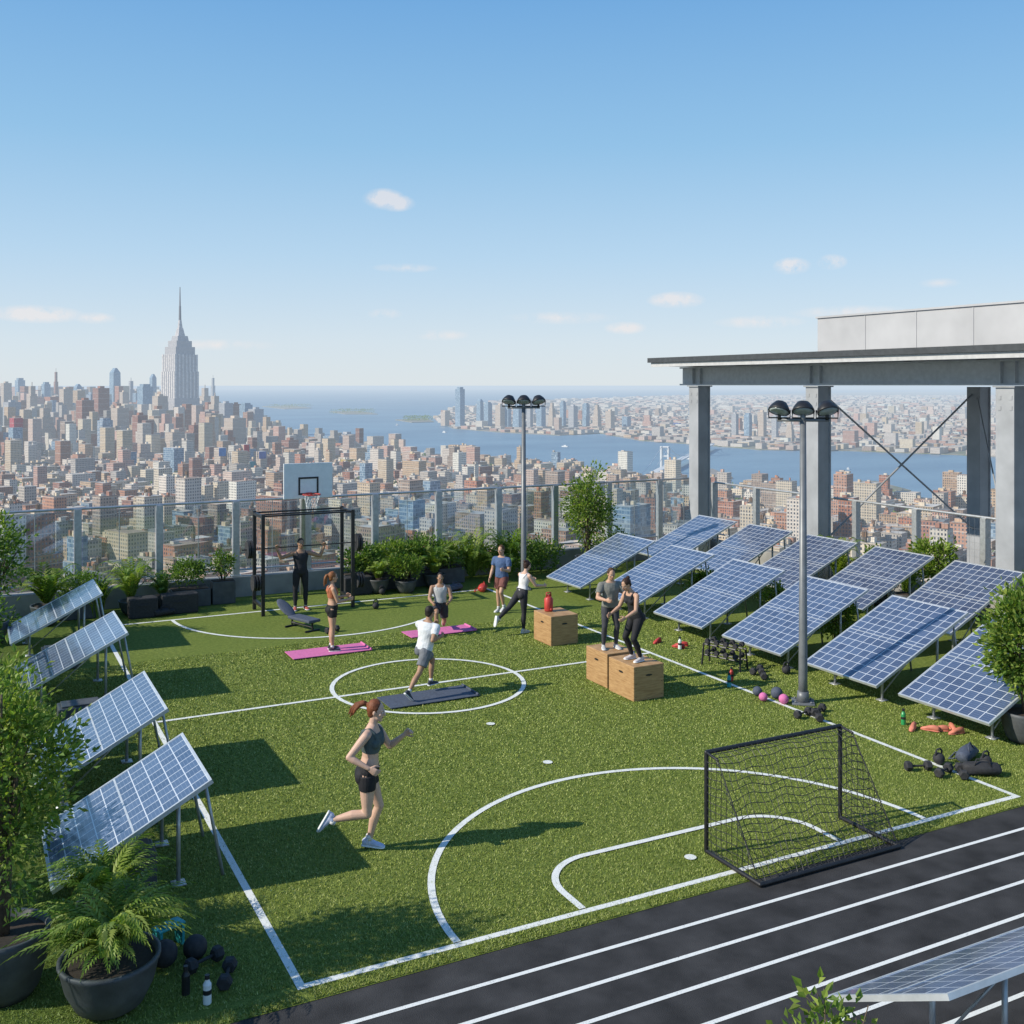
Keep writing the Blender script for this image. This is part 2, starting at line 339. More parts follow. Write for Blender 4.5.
a=me.color_attributes.new('col','FLOAT_COLOR','CORNER'); a.data.foreach_set('color',np.concatenate([np.repeat(cl,3,0),np.ones((3*n,1))],1).astype(np.float32).ravel()); me.materials.append(M['fibre']); me.validate(); link(bpy.data.objects.new('grass_fibres',me))
# parapets
def wall(name,a,b): 
    bm=bmesh.new(); box(bm,a,b,0,.02); return obj_bm(bm,name,M['conc'])
wall('parapet_wall',(-1.6,29.1,-.02),(23.0,29.45,.55)); wall('parapet_wall',(22.6,2.5,-.02),(22.95,29.09,.5)); wall('parapet_wall',(-1.65,2.5,-.02),(-1.32,29.09,.5))
def fence(name,p0,p1,n,top=2.6,mesh=False):
    bm=bmesh.new(); gb=bmesh.new(); wb=bmesh.new(); p0=V(p0);p1=V(p1); d=(p1-p0)
    for i in range(n+1):
        p=p0+d*i/n; box(bm,(p.x-.09,p.y-.08,.5),(p.x+.09,p.y+.08,top),0,.008); box(bm,(p.x-.14,p.y-.13,.552),(p.x+.14,p.y+.13,.58))
    for z,r in ((top+.012,.035),(.72,.025)):
        tube(bm,[(*p0.xy,z),(*p1.xy,z)],r,8)
    for i in range(n):
        a=p0+d*(i+.06)/n; b=p0+d*(i+.94)/n
        if not mesh:
            t=d.normalized(); nn=V((-t.y,t.x,0))*.006
            vs=[gb.verts.new((q.x+s*nn.x,q.y+s*nn.y,z)) for s in(-1,1) for q,z in((a,.8),(b,.8),(b,top-.06),(a,top-.06))]
            for q in ((0,1,2,3),(7,6,5,4),(0,4,5,1),(1,5,6,2),(2,6,7,3),(3,7,4,0)): gb.faces.new([vs[k] for k in q])
            m=(p0+d*(i+.5)/n); tube(wb,[(m.x,m.y,.56),(m.x,m.y,top)],.010,6)
        if mesh:
            for k in range(1,9):
                z=.72+(top-.84)*k/9; tube(wb,[(*(p0+d*i/n).xy,z),(*(p0+d*(i+1)/n).xy,z)],.003,3)
            for k in range(1,14):
                q=p0+d*(i+k/14)/n; tube(wb,[(q.x,q.y,.72),(q.x,q.y,top)],.003,3)
    ks=[obj_bm(bm,'posts_and_rails',M['galv']),obj_bm(wb,'mullions',M['galv'])]
    if not mesh: ks.append(obj_bm(gb,'glass_panes',M['glass']))
    else: gb.free()
    group(name,ks)
fence('glass_fence',(-1.5,29.27,0),(22.7,29.27,0),12)
fence('wire_fence',(22.78,29.0,0),(22.78,3,0),12,2.45,True)
fence('glass_fence',(-1.5,29.0,0),(-1.5,3,0),12)
# ---------------------------------------------------------------- canopy structure
def hcol(bm,x,y,z0,z1,w=.5):
    t=.05; box(bm,(x-w/2,y-w/2,z0),(x-w/2+t,y+w/2,z1)); box(bm,(x+w/2-t,y-w/2,z0),(x+w/2,y+w/2,z1)); box(bm,(x-w/2+t+.001,y-w/2+.03,z0),(x+w/2-t-.001,y-w/2+.03+t,z1)); box(bm,(x-w/2+t+.001,y+w/2-.03-t,z0),(x+w/2-t-.001,y+w/2-.03,z1))
cols=bmesh.new(); BX=22.0
CY=(28.8,23.2,16.8,10.4)
for y in CY: hcol(cols,BX,y,0,5.74)
for y in (23.2,16.8): hcol(cols,28.8,y,-3,5.74)
for y in CY:
    box(cols,(BX-.38,y-.28,0.001),(BX+.38,y+.28,.04)); box(cols,(BX-.3,y-.3,5.741),(BX+.3,y+.3,5.78))
    for yy in (-.2,.1):
        for zz in (5.2,5.45): box(cols,(BX-.262,y+yy,zz),(BX-.251,y+yy+.08,zz+.1))
beams=bmesh.new()
for x in (BX,28.8):
    box(beams,(x-.17,6,5.79),(x+.17,29.7,5.84)); box(beams,(x-.04,6,5.841),(x+.04,29.7,6.36)); box(beams,(x-.17,6,6.361),(x+.17,29.7,6.41))
    for y in CY:
        for q in (-.2,.2): box(beams,(x-.15,y+q,5.842),(x-.042,y+q+.03,6.358))
for k in range(11):
    y=6.4+k*2.25; box(beams,(20.9,y,6.412),(30,y+.12,6.56))
box(beams,(20.78,6.1,6.412),(20.86,29.9,6.56))
br=bmesh.new()
def rod(a,b,r=.03): tube(br,[a,b],r,8)
rod((BX+.25,23.2,5.5),(28.55,23.2,1.2)); rod((BX+.25,23.25,1.2),(28.55,23.25,5.5)); 
rod((BX+.25,17.0,1.5),(28.5,23.0,5.4),.022)
slab=bmesh.new(); box(slab,(20.7,6,6.562),(30.4,30.0,6.72))
pent=bmesh.new(); box(pent,(25,8,6.722),(34,26.4,8.0))
for k in range(9): box(pent,(24.985,8.3+k*2.0,6.75),(24.999,8.33+k*2.0,7.98))
box(pent,(24.95,7.95,8.001),(34.05,26.45,8.06))
group('steel_canopy',[obj_bm(cols,'columns',M['steel']),obj_bm(beams,'beams',M['soffit']),obj_bm(br,'cross_bracing',M['steel']),obj_bm(slab,'roof_slab',M['roofedge'])])
o=obj_bm(pent,'penthouse',M['pent'])
# ---------------------------------------------------------------- solar panels
def solar(corners,legs=True,name='solar_panel'):
    lf,ln_,hn,hf=[V(c) for c in corners]
    nrm=(ln_-lf).cross(hf-lf).normalized(); 
    if nrm.z<0: nrm=-nrm
    cu=(hf-lf).normalized(); cv=(ln_-lf).normalized(); Lu=(hf-lf).length; Lv=(ln_-lf).length
    def P(u,v,h): return lf+cu*u+cv*v+nrm*h
    def slab(bm,u0,u1,v0,v1,h0,h1,mi=0):
        vs=[bm.verts.new(P(u,v,h)) for h in(h0,h1) for u,v in((u0,v0),(u1,v0),(u1,v1),(u0,v1))]
        for q in ((0,3,2,1),(4,5,6,7),(0,1,5,4),(1,2,6,5),(2,3,7,6),(3,0,4,7)): bm.faces.new([vs[k] for k in q]).material_index=mi
    fr=bmesh.new(); t=.032
    slab(fr,0,Lu,0,t,-.045,.004); slab(fr,0,Lu,Lv-t,Lv,-.045,.004); slab(fr,0,t,t+.001,Lv-t-.001,-.045,.004); slab(fr,Lu-t,Lu,t+.001,Lv-t-.001,-.045,.004)
    slab(fr,Lu*.5-.012,Lu*.5+.012,t+.001,Lv-t-.001,-.0395,.0025)
    bk=bmesh.new(); slab(bk,t,Lu-t,t,Lv-t,-.03,-.012)
    me=bpy.data.meshes.new('cells'); q=[P(t,t,-.002),P(Lu-t,t,-.002),P(Lu-t,Lv-t,-.002),P(t,Lv-t,-.002)]
    me.from_pydata([tuple(p) for p in q],[],[(0,1,2,3)]); l=me.uv_layers.new(name='UVMap')
    nu=round((Lu)/.2)*.2; nv=round(Lv/.2)*.2; ou=R.randrange(50)*.2
    for i,uvc in enumerate(((0,0),(nu,0),(nu,nv),(0,nv))): l.data[i].uv=(uvc[0]+ou,uvc[1]+ou)
    me.materials.append(M['cells']); ce=link(bpy.data.objects.new('cells',me))
    lg=bmesh.new()
    for v in (Lv*.18,Lv*.82):
        a=P(Lu*.8,v,-.05); b=P(Lu*.2,v,-.05)
        tube(lg,[a,(a.x+.0,a.y,.005)],.025,8); tube(lg,[b,(b.x,b.y,.005)],.025,8)
        tube(lg,[P(.1,v,-.05),P(Lu-.1,v,-.05)],.022,6); tube(lg,[a,(b.x,b.y,.12)],.014,6)
        c=P(Lu*.97,v,-.05); tube(lg,[c,(c.x+.22,c.y,.005)],.02,8)
        for q in (a,b): box(lg,(q.x-.08,q.y-.08,.002),(q.x+.08,q.y+.08,.02))
    group(name,[obj_bm(fr,'frame',M['alu']),obj_bm(bk,'backsheet',M['back']),ce,obj_bm(lg,'support_legs',M['galv'],True)])
for (yn,yf) in ((12.35,14.2),(15.35,17.55),(20.4,22.5),(24.5,26.4)):
    xa=.80 ; xh=2.5+(.12 if yn>18 else 0)
    solar(((xa,yf,.36),(xa,yn,.36),(xh,yn,1.27),(xh,yf,1.27)))
for yf in (13.3,15.65,18.15,20.7,23.3,25.9):
    j=R.uniform(-.05,.05); solar(((14.45,yf,.45+j),(14.45,yf-1.85,.45+j),(16.85,yf-1.85,1.5),(16.85,yf,1.5)))
for yf in (14.6,17.0,19.4,21.8,24.2,26.6):
    j=R.uniform(-.05,.05); solar(((18.0,yf,.7+j),(18.0,yf-1.8,.7+j),(20.3,yf-1.8,1.75),(20.3,yf,1.75)))
solar(((6.3,6.55,.76),(11.5,6.55,.76),(11.5,5.72,1.08),(6.75,5.72,1.08)))
# ---------------------------------------------------------------- lamps
def lamp(x,y,rot):
    b=bmesh.new(); tube(b,[(0,0,.01),(0,0,.5),(0,0,5.15)],[.085,.08,.055],14); box(b,(-.2,-.2,.002),(.2,.2,.035),0,.005)
    tube(b,[(0,0,.035),(0,0,.22)],[.12,.1],14)
    for i in range(4): tube(b,[(.14*(1 if i&1 else -1),.14*(1 if i&2 else -1),.03),(.14*(1 if i&1 else -1),.14*(1 if i&2 else -1),.07)],.015,6)
    tube(b,[(-.46,0,5.16),(.46,0,5.16)],.03,8); tube(b,[(0,0,5.1),(0,0,5.3)],.05,8)
    hd=bmesh.new(); ls=bmesh.new()
    for px,dx in ((-.42,-.25),(0,0),(.42,.25)):
        t=V((dx,-.42,-.85)).normalized(); a,bb=frame_of(t); c=V((px,-.08,5.36))
        loft(hd,[(c-t*.15,a*.05,bb*.05),(c-t*.13,a*.11,bb*.10),(c-t*.05,a*.17,bb*.15),(c+t*.02,a*.20,bb*.175),(c+t*.05,a*.205,bb*.18)],16)
        loft(ls,[(c+t*.051,a*.185,bb*.16),(c+t*.065,a*.14,bb*.12),(c+t*.068,a*.05,bb*.04)],16)
        box(hd,(px-.03,-.03,5.16),(px+.03,.03,5.3)); tube(hd,[(px-.19,-.05,5.34),(px-.19,0,5.2),(px+.19,0,5.2),(px+.19,-.05,5.34)],.014,6)
    group('sports_floodlight_pole',[obj_bm(b,'pole',M['lpole'],True),obj_bm(hd,'lamp_heads',M['black'],True),obj_bm(ls,'lenses',M['lens'],True)],(x,y,0),math.radians(rot))
lamp(14.05,26.5,-25); lamp(13.55,14.68,-40)
# ---------------------------------------------------------------- goal
def goal():
    fr=bmesh.new(); h=1.25; X0,X1,Y0,Y1=8.14,10.36,10.52,9.52; r=.028; yt=Y0-.22
    for x in (X0,X1):
        tube(fr,[(x,Y0,.03),(x,Y0,h)],r,10,caps=True); tube(fr,[(x,Y0,.03),(x,Y1,.03)],r,10,caps=True); tube(fr,[(x,Y0,h),(x,yt,h-.03)],r*.6,8,caps=True)
        tube(fr,[(x,yt,h-.03),(x,Y1,.03)],.007,6,caps=True)
    tube(fr,[(X0,Y0,h),(X1,Y0,h)],r,10,caps=True); tube(fr,[(X0,Y1,.03),(X1,Y1,.03)],r,10,caps=True)
    nb=bmesh.new(); s=.095
    def prof(k):
        if k<.15: t=k/.15; return (Y0+(yt-Y0)*t,h-.03*t)
        t=(k-.15)/.85; return (yt+(Y1-yt)*t,(h-.03)*(1-t)+.03*t-.05*math.sin(math.pi*t))
    nu=int((X1-X0)/s); nv=17
    def pt(i,j):
        y,z=prof(j/nv); q=.035*math.sin(i*1.1+j*.6)+.03*math.sin(i*.37-j*.9); return V((X0+(X1-X0)*i/nu+.012*math.sin(j*1.7+i),y+q*.4*math.sin(math.pi*j/nv),z+q*math.sin(math.pi*j/nv)*.6))
    for j in range(nv+1):
        tube(nb,[pt(i,j) for i in range(nu+1)],.0048,4)
    for i in range(nu+1): tube(nb,[pt(i,j) for j in range(nv+1)],.0048,4)
    for x,sg in ((X0,-1),(X1,1)):
        for k in range(1,13):
            z=h*k/13; t=1-(z-.03)/(h-.06); yb=yt+(Y1-yt)*max(0,min(1,t)); n=6
            tube(nb,[(x+sg*.02*math.sin(q*1.3),Y0+(yb-Y0)*q/n,z-.01*math.sin(q)) for q in range(n+1)],.0048,4)
        for k in range(1,10):
            y=Y0+(Y1-Y0)*k/10; t=(y-yt)/(Y1-yt); zt=h if t<0 else (h-.03)*(1-t)+.03*t
            tube(nb,[(x,y,.03),(x+sg*.015,y,zt*.5),(x,y,zt)],.0048,4)
    group('soccer_goal',[obj_bm(fr,'frame',M['black'],True),obj_bm(nb,'net',M['black'])])
goal()
# ---------------------------------------------------------------- basketball hoop and rig
bm=bmesh.new(); X,Y=8.25,27.9
tube(bm,[(X,28.6,0),(X,28.6,2.6),(X,28.25,3.1)],[.09,.08,.06],10); 
bd=bmesh.new(); box(bd,(X-.68,28.05,2.72),(X+.68,28.1,3.68),0,.01)
ln=bmesh.new()
for a,b in (((-.28,2.82),(.28,2.87)),((-.28,3.25),(.28,3.3)),((-.28,2.871),(-.23,3.249)),((.23,2.871),(.28,3.249))): box(ln,(X+a[0],28.04,a[1]),(X+b[0],28.047,b[1]))
rim=bmesh.new(); tube(rim,[(X+.23*math.cos(t*math.pi/12),27.75+.23*math.sin(t*math.pi/12),2.85) for t in range(25)],.018,6); box(rim,(X-.08,27.97,2.8),(X+.08,28.04,2.88))
net=bmesh.new()
for k in range(12):
    for s in (1,-1):
        pts=[]
        for q in range(6):
            rr=.225-.1*math.sin(q/5*1.5); a=2*math.pi*(k+s*q*.5)/12; pts.append((X+rr*math.cos(a),27.75+rr*math.sin(a),2.85-.09*q))
        tube(net,pts,.005,3)
group('basketball_hoop',[obj_bm(bm,'post',M['galv'],True),obj_bm(bd,'backboard',M['white']),obj_bm(ln,'target_square',M['black']),obj_bm(rim,'rim',M['red'],True),obj_bm(net,'net',M['white'])])
rg=bmesh.new()
rx0,rx1,ry0,ry1=6.6,8.95,26.4,27.3
def sq(a,b,wd=.04):
    a=V(a);b=V(b); box(rg,(min(a.x,b.x)-wd,min(a.y,b.y)-wd,min(a.z,b.z)),(max(a.x,b.x)+wd,max(a.y,b.y)+wd,max(a.z,b.z)+(0 if abs(a.z-b.z)>.01 else wd*2)))
for x in (rx0,rx1):
    for y in (ry0,ry1):
        sq((x,y,.002),(x,y,2.55)); 
    box(rg,(x-.039,ry0+.041,2.45),(x+.039,ry1-.041,2.52)); box(rg,(x-.039,ry0+.041,.2),(x+.039,ry1-.041,.27))
for y in (ry0,ry1): tube(rg,[(rx0+.041,y,2.5),(rx1-.041,y,2.5)],.022,8)
tube(rg,[(rx0+.041,(ry0+ry1)/2,2.49),(rx1-.041,(ry0+ry1)/2,2.49)],.018,8)
pl=bmesh.new()
tube(pl,[(rx0-.45,26.75,1.64),(rx1+.45,26.75,1.64)],.016,8)
for x in (rx0-.3,rx0-.22,rx1+.22,rx1+.3): tube(pl,[(x-.03,26.75,1.64),(x+.03,26.75,1.64)],.225,20)
for k in range(3):
    tube(pl,[(rx1+.09+k*.07,ry0,.7+.0),(rx1+.13+k*.07,ry0,.7)],.2,20); tube(pl,[(rx0-.09-k*.07,ry0,.85),(rx0-.13-k*.07,ry0,.85)],.2,20)
group('pull_up_rig',[obj_bm(rg,'frame',M['black']),obj_bm(pl,'barbell_and_plates',M['rubber'])])
# ---------------------------------------------------------------- plyo boxes
def plyo(a,b):
    bm=bmesh.new(); box(bm,a,b,0,.012)
    hl=bmesh.new(); xm=(a[0]+b[0])/2; ym=(a[1]+b[1])/2; z=b[2]*.72
    loft(hl,[(V((xm,a[1]-.002,z)),V((.075,0,0)),V((0,0,.02))),(V((xm,a[1]+.01,z)),V((.075,0,0)),V((0,0,.02)))],16)
    loft(hl,[(V((a[0]-.002,ym,z)),V((0,.075,0)),V((0,0,.02))),(V((a[0]+.01,ym,z)),V((0,.075,0)),V((0,0,.02)))],16)
    for x in (a[0]+.05,b[0]-.05):
        for zz in (.08,b[2]*.5,b[2]-.06): loft(hl,[(V((x,a[1]-.002,zz)),V((.008,0,0)),V((0,0,.008))),(V((x,a[1]+.01,zz)),V((.008,0,0)),V((0,0,.008)))],8)
    group('wooden_plyo_box',[obj_bm(bm,'box_body',M['wood']),obj_bm(hl,'hand_holes',M['black'])])
plyo((11.5,20.4,.003),(12.2,21.2,.66)); plyo((10.86,17.08,.003),(11.5,17.85,.66)); plyo((10.83,16.13,.003),(11.5,16.98,.64))
# ---------------------------------------------------------------- mats & gear
def ymat(cx,cy,lx,ly,m,name='yoga_mat',rot=0):
    bm=bmesh.new(); box(bm,(-lx/2,-ly/2,.004),(lx/2,ly/2,.02),0,.004); tube(bm,[(lx/2-.02,-ly/2+.01,.03),(lx/2-.02,ly/2-.01,.03)],.022,10)
    o=obj_bm(bm,name,m); o.location=(cx,cy,.016); o.rotation_euler=(0,0,rot)
ymat(6.98,22.2,1.75,.7,M['pink']); ymat(9.85,22.8,1.65,.65,M['pink']); ymat(7.6,18.1,1.75,.75,M['slate'])
def bench():
    p=bmesh.new(); box(p,(-.17,-.6,.22),(.17,.25,.29),0,.02)
    b2=bmesh.new(); 
    for y in (-.5,.3): tube(b2,[(-.2,y,.02),(.2,y,.02)],.025,6); tube(b2,[(0,y,.02),(0,y,.22)],.025,6)
    tube(b2,[(0,-.5,.1),(0,.3,.1)],.025,6)
    o=bmesh.new(); B=(V((1,0,0)),V((0,.86,.5)),V((0,-.5,.86)))
    ellip(o,(0,.55,.40),.17,.36,.045,B)
    group('weight_bench',[obj_bm(p,'seat_pad',M['slate']),obj_bm(b2,'frame',M['black']),obj_bm(o,'back_pad',M['slate'],True)],(7.05,24.7,0),math.radians(20))
bench()
def dumbbell(x,y,rot,s=1,m='rubber'):
    b=bmesh.new(); tube(b,[(-.09,0,.07),(.09,0,.07)],.015,8)
    for sg in (-1,1): tube(b,[(sg*.09,0,.07),(sg*.11,0,.07),(sg*.17,0,.07),(sg*.185,0,.07)],[.05,.068,.068,.05],6)
    o=obj_bm(b,'dumbbell',M[m]); o.location=(x,y,.002); o.rotation_euler=(0,0,rot); o.scale=(s,)*3
def kettle(x,y,m='rubber',s=1):
    b=bmesh.new(); ellip(b,(0,0,.11),.105,.105,.105); tube(b,[(-.07,0,.17),(-.075,0,.24),(-.04,0,.28),(.04,0,.28),(.075,0,.24),(.07,0,.17)],.017,8)
    o=obj_bm(b,'kettlebell',M[m],True); o.location=(x,y,0.0); o.scale=(s,)*3
def ball(x,y,r,m,z=0):
    b=bmesh.new(); bmesh.ops.create_icosphere(b,subdivisions=3,radius=r)
    for v in b.verts:
        if abs(v.co.z)<r*.06: v.co*= .985
    o=obj_bm(b,'medicine_ball',M[m],True); o.location=(x,y,r+z)
def bottle(x,y,m,s=1):
    b=bmesh.new(); tube(b,[(0,0,.003),(0,0,.01),(0,0,.17),(0,0,.20),(0,0,.215)],[.03,.036,.036,.02,.018],12,0); tube(b,[(0,0,.216),(0,0,.25)],.021,12,1); tube(b,[(0,0,.09),(0,0,.13)],.0368,12,1)
    o=obj_bm(b,'water_bottle',[M[m],M['black']],False); o.location=(x,y,0); o.scale=(s,)*3
for x,y,r in ((12.9,11.0,.3),(13.1,10.85,.9),(12.7,11.3,-.4),(13.35,14.05,.5),(13.1,13.85,1.1),(12.97,14.05,.2),(2.1,10.75,.4),(2.25,10.4,1.2),(7.6,23.9,.5),(14.1,16.6,.4),(14.0,16.3,1.0)): dumbbell(x,y,r,1.1)
for x,y,m in ((13.2,11.35,'rubber'),(14.6,16.3,'rubber'),(8.2,25.8,'rubber'),(9.4,25.9,'rubber'),(13.75,10.95,'rubber'),(10.2,27.6,'rubber')): kettle(x,y,m,.85)
for x,y,r,m in ((12.98,15.1,.08,'pink'),(13.2,14.8,.09,'pink'),(13.3,15.1,.11,'slate'),(13.1,15.4,.09,'slate'),(1.75,10.95,.13,'rubber'),(2.05,10.95,.12,'rubber')): ball(x,y,r,m)
for x,y,m in ((14.2,12.95,'green'),(13.0,16.1,'teal'),(13.3,16.4,'red'),(2.0,10.1,'white'),(1.85,10.35,'black'),(13.9,18.9,'white')): bottle(x,y,m,1.1)
def shoe(x,y,rot,m,name='training_shoe'):
    b=bmesh.new(); X_=V((1,0,0)); Z_=V((0,0,1))
    loft(b,[(V((0,t,h*.55+.012)),X_*w_,Z_*h*.55) for t,w_,h in ((-.13,.02,.05),(-.11,.034,.08),(-.04,.036,.085),(.03,.038,.07),(.09,.043,.045),(.14,.03,.03),(.155,.012,.02))],14)
    loft(b,[(V((0,t,.014)),X_*w_*1.12,Z_*.013) for t,w_ in ((-.135,.02),(-.11,.034),(-.04,.036),(.03,.038),(.09,.043),(.14,.03),(.16,.012))],14)
    o=obj_bm(b,name,M[m],True); o.location=(x,y,.003); o.rotation_euler=(0,0,rot); o.scale=(1.05,)*3
for x,y,r in ((14.35,12.5,.5),(14.48,12.42,.9),(14.15,12.7,2.1),(14.62,12.2,1.4),(14.7,12.35,2.6)): shoe(x,y,r,'orange')
for x,y,r in ((13.95,19.0,.5),(14.1,19.1,.9),(13.8,19.6,2.0)): shoe(x,y,r,'red')
def bag(x,y,rot,m):
    b=bmesh.new()
    tube(b,[(-.3,0,.13),(-.26,0,.14),(0,0,.15),(.26,0,.14),(.3,0,.13)],[.09,.125,.14,.125,.09],14)
    for v in b.verts: v.co+=V((mnoise.noise(v.co*9),mnoise.noise(v.co*9+V((3,0,0))),mnoise.noise(v.co*9+V((0,3,0)))*.6))*.03; v.co.z=max(.004,v.co.z)
    tube(b,[(-.15,-.1,.2),(-.1,-.06,.36),(.1,-.03,.36),(.15,-.1,.2)],.014,6); tube(b,[(-.28,.1,.1),(-.2,.25,.02),(.2,.27,.02),(.28,.1,.1)],.014,6)
    o=obj_bm(b,'duffel_bag',M[m],True); o.location=(x,y,0); o.rotation_euler=(0,0,rot); o.scale=(.85,.85,.7)
bag(13.75,11.3,.4,'slate'); bag(13.4,10.75,-.6,'rubber'); bag(4.4,27.6,.2,'rubber'); bag(12.2,27.2,.3,'slate'); bag(12.9,26.8,1,'red')
def dbrack(x,y,rot):
    b=bmesh.new()
    for sx in (-.45,.45):
        for sy in (-.15,.15): tube(b,[(sx,sy,.003),(sx*.95,sy*.7,.45)],.022,6)
    for z in (.2,.42):
        for sy in (-.1,.1): tube(b,[(-.45,sy,z),(.45,sy,z)],.018,6)
    d=bmesh.new()
    for z in (.28,.5):
        for k in range(4):
            xx=-.33+k*.22; tube(d,[(xx,-.12,z),(xx,.12,z)],.014,6)
            for sg in (-1,1): tube(d,[(xx,sg*.09,z),(xx,sg*.16,z)],.055,6)
    group('dumbbell_rack',[obj_bm(b,'frame',M['black']),obj_bm(d,'dumbbells',M['rubber'])],(x,y,0),rot)
dbrack(13.85,17.3,math.radians(-70))
bm=bmesh.new(); tube(bm,[(0,0,.003),(0,0,.03),(0,0,.28),(0,0,.34)],[.09,.10,.10,.055],16); tube(bm,[(-.06,0,.31),(-.055,0,.42),(.055,0,.42),(.06,0,.31)],.016,8); tube(bm,[(0,0,.341),(0,0,.38)],.04,12); tube(bm,[(0,-.09,.06),(0,-.14,.06)],.02,8)
o=obj_bm(bm,'water_jug',M['red'],True); o.location=(11.75,20.95,.662)
bm=bmesh.new(); box(bm,(-.22,-.1,.3),(.22,.12,.34),0,.01); box(bm,(-.2,-.1,.003),(-.16,.1,.3)); box(bm,(.16,-.1,.003),(.2,.1,.3)); box(bm,(-.12,-.08,.341),(.14,.06,.38),0,.01)
o=obj_bm(bm,'step_stool',M['teal']); o.location=(1.85,11.3,.0); o.rotation_euler=(0,0,.4); o.scale=(.7,.7,.7)
# ---------------------------------------------------------------- vegetation
GREENS=[(.09,.165,.03),(.12,.21,.04),(.16,.25,.05),(.06,.12,.025),(.19,.27,.06)]
def leaf_cloud(pts,dirs,L,W,greens=GREENS,nrm=None):
    n=len(pts); d=dirs/np.linalg.norm(dirs,axis=1,keepdims=True)
    r=NR.normal(size=(n,3)); w=np.cross(d,r); w/=np.linalg.norm(w,axis=1,keepdims=True)+1e-9
    up=np.cross(w,d); l=L*NR.uniform(.6,1.3,(n,1)); ww=W*NR.uniform(.7,1.2,(n,1))
    v=np.stack([pts,pts+d*l*.45+w*ww+up*l*.12,pts+d*l-up*l*.08,pts+d*l*.45-w*ww+up*l*.12],1).reshape(-1,3)
    c=np.array(greens)[NR.randint(0,len(greens),n)]*NR.uniform(.7,1.3,(n,1))
    col=np.concatenate([np.repeat(c,4,0),np.ones((4*n,1))],1)
    return v,[(4*i,4*i+1,4*i+2,4*i+3) for i in range(n)],col
def clumped(c,rad,nclump,per,cs,surface=.55):
    P=[];D=[]
    for k in range(nclump):
        q=NR.normal(size=3); q/=np.linalg.norm(q); q*=NR.uniform(surface,1.0)
        cc=np.array(c)+q*np.array(rad)*NR.uniform(.72,1.22)
        p=NR.normal(size=(per,3)); p*=cs*.5; P.append(cc+p); D.append(p/cs+q*.6+np.array([0,0,.25])+NR.normal(size=(per,3))*.4)
    return np.concatenate(P),np.concatenate(D)
def shrub(name,x,y,z0,h,r,nclump=40,per=30,L=.09,W=.022,stem=True,pot=None,greens=GREENS,crown=.75,leafmat='leaf'):
    kids=[]
    if pot:
        pr,ph,kind=pot; b=bmesh.new()
        if kind=='round': 
            prof=[(.62,0.002),(.78,.15),(.95,.55),(1.0,.9),(1.03,1.0)]
            loft(b,[(V((0,0,ph*q)),V((pr*k,0,0)),V((0,pr*k,0))) for k,q in prof]+[(V((0,0,ph)),V((pr*.93,0,0)),V((0,pr*.93,0))),(V((0,0,ph*.9)),V((pr*.9,0,0)),V((0,pr*.9,0)))],28)
            kids.append(obj_bm(b,'pot',M['pot'],False))
            for p in kids[-1].data.polygons: p.use_smooth=len(p.vertices)==4
            b=bmesh.new(); loft(b,[(V((0,0,ph*.91)),V((pr*.9,0,0)),V((0,pr*.9,0))),(V((0,0,ph*.93)),V((pr*.7,0,0)),V((0,pr*.7,0)))],20); kids.append(obj_bm(b,'soil',M['soil']))
        else:
            box(b,(-pr,-pr*.6,.002),(pr,pr*.6,ph),0,.015); kids.append(obj_bm(b,'planter_box',M['pot']))
            b=bmesh.new(); box(b,(-pr*.92,-pr*.53,ph+.001),(pr*.92,pr*.53,ph+.02)); kids.append(obj_bm(b,'soil',M['soil']))
        zb=ph*.9
    else: zb=0
    if stem:
        b=bmesh.new()
        for k in range(9):
            a=R.uniform(0,6.28); rr=r*R.uniform(.2,.8); top=V((rr*math.cos(a),rr*math.sin(a),h*R.uniform(.6,.95)))
            mid=V((top.x*.3+R.uniform(-.04,.04),top.y*.3,(zb+top.z)*.5)); rt=max(.012,h*.010)
            tube(b,[(top.x*.08,top.y*.08,zb-.02),mid,top],[rt,rt*.7,rt*.3],6)
            for j in range(3):
                p=mid.lerp(top,R.uniform(0,.8)); q=p+V((R.uniform(-1,1)*r*.4,R.uniform(-1,1)*r*.4,h*.12)); tube(b,[p,q],[rt*.4,rt*.2],5)
        kids.append(obj_bm(b,'stems',M['bark'],True))
    cz=zb+(h-zb)*(1-crown/2); P,D=clumped((0,0,cz),(r*.85,r*.85,(h-zb)*crown/2),nclump,per,r*.28)
    P[:,2]=np.maximum(P[:,2],.05); v,f,c=leaf_cloud(P,D,L,W,greens); kids.append(mesh_np('leaves',v,f,[M[leafmat]],col=c))
    group(name,kids,(x,y,z0))
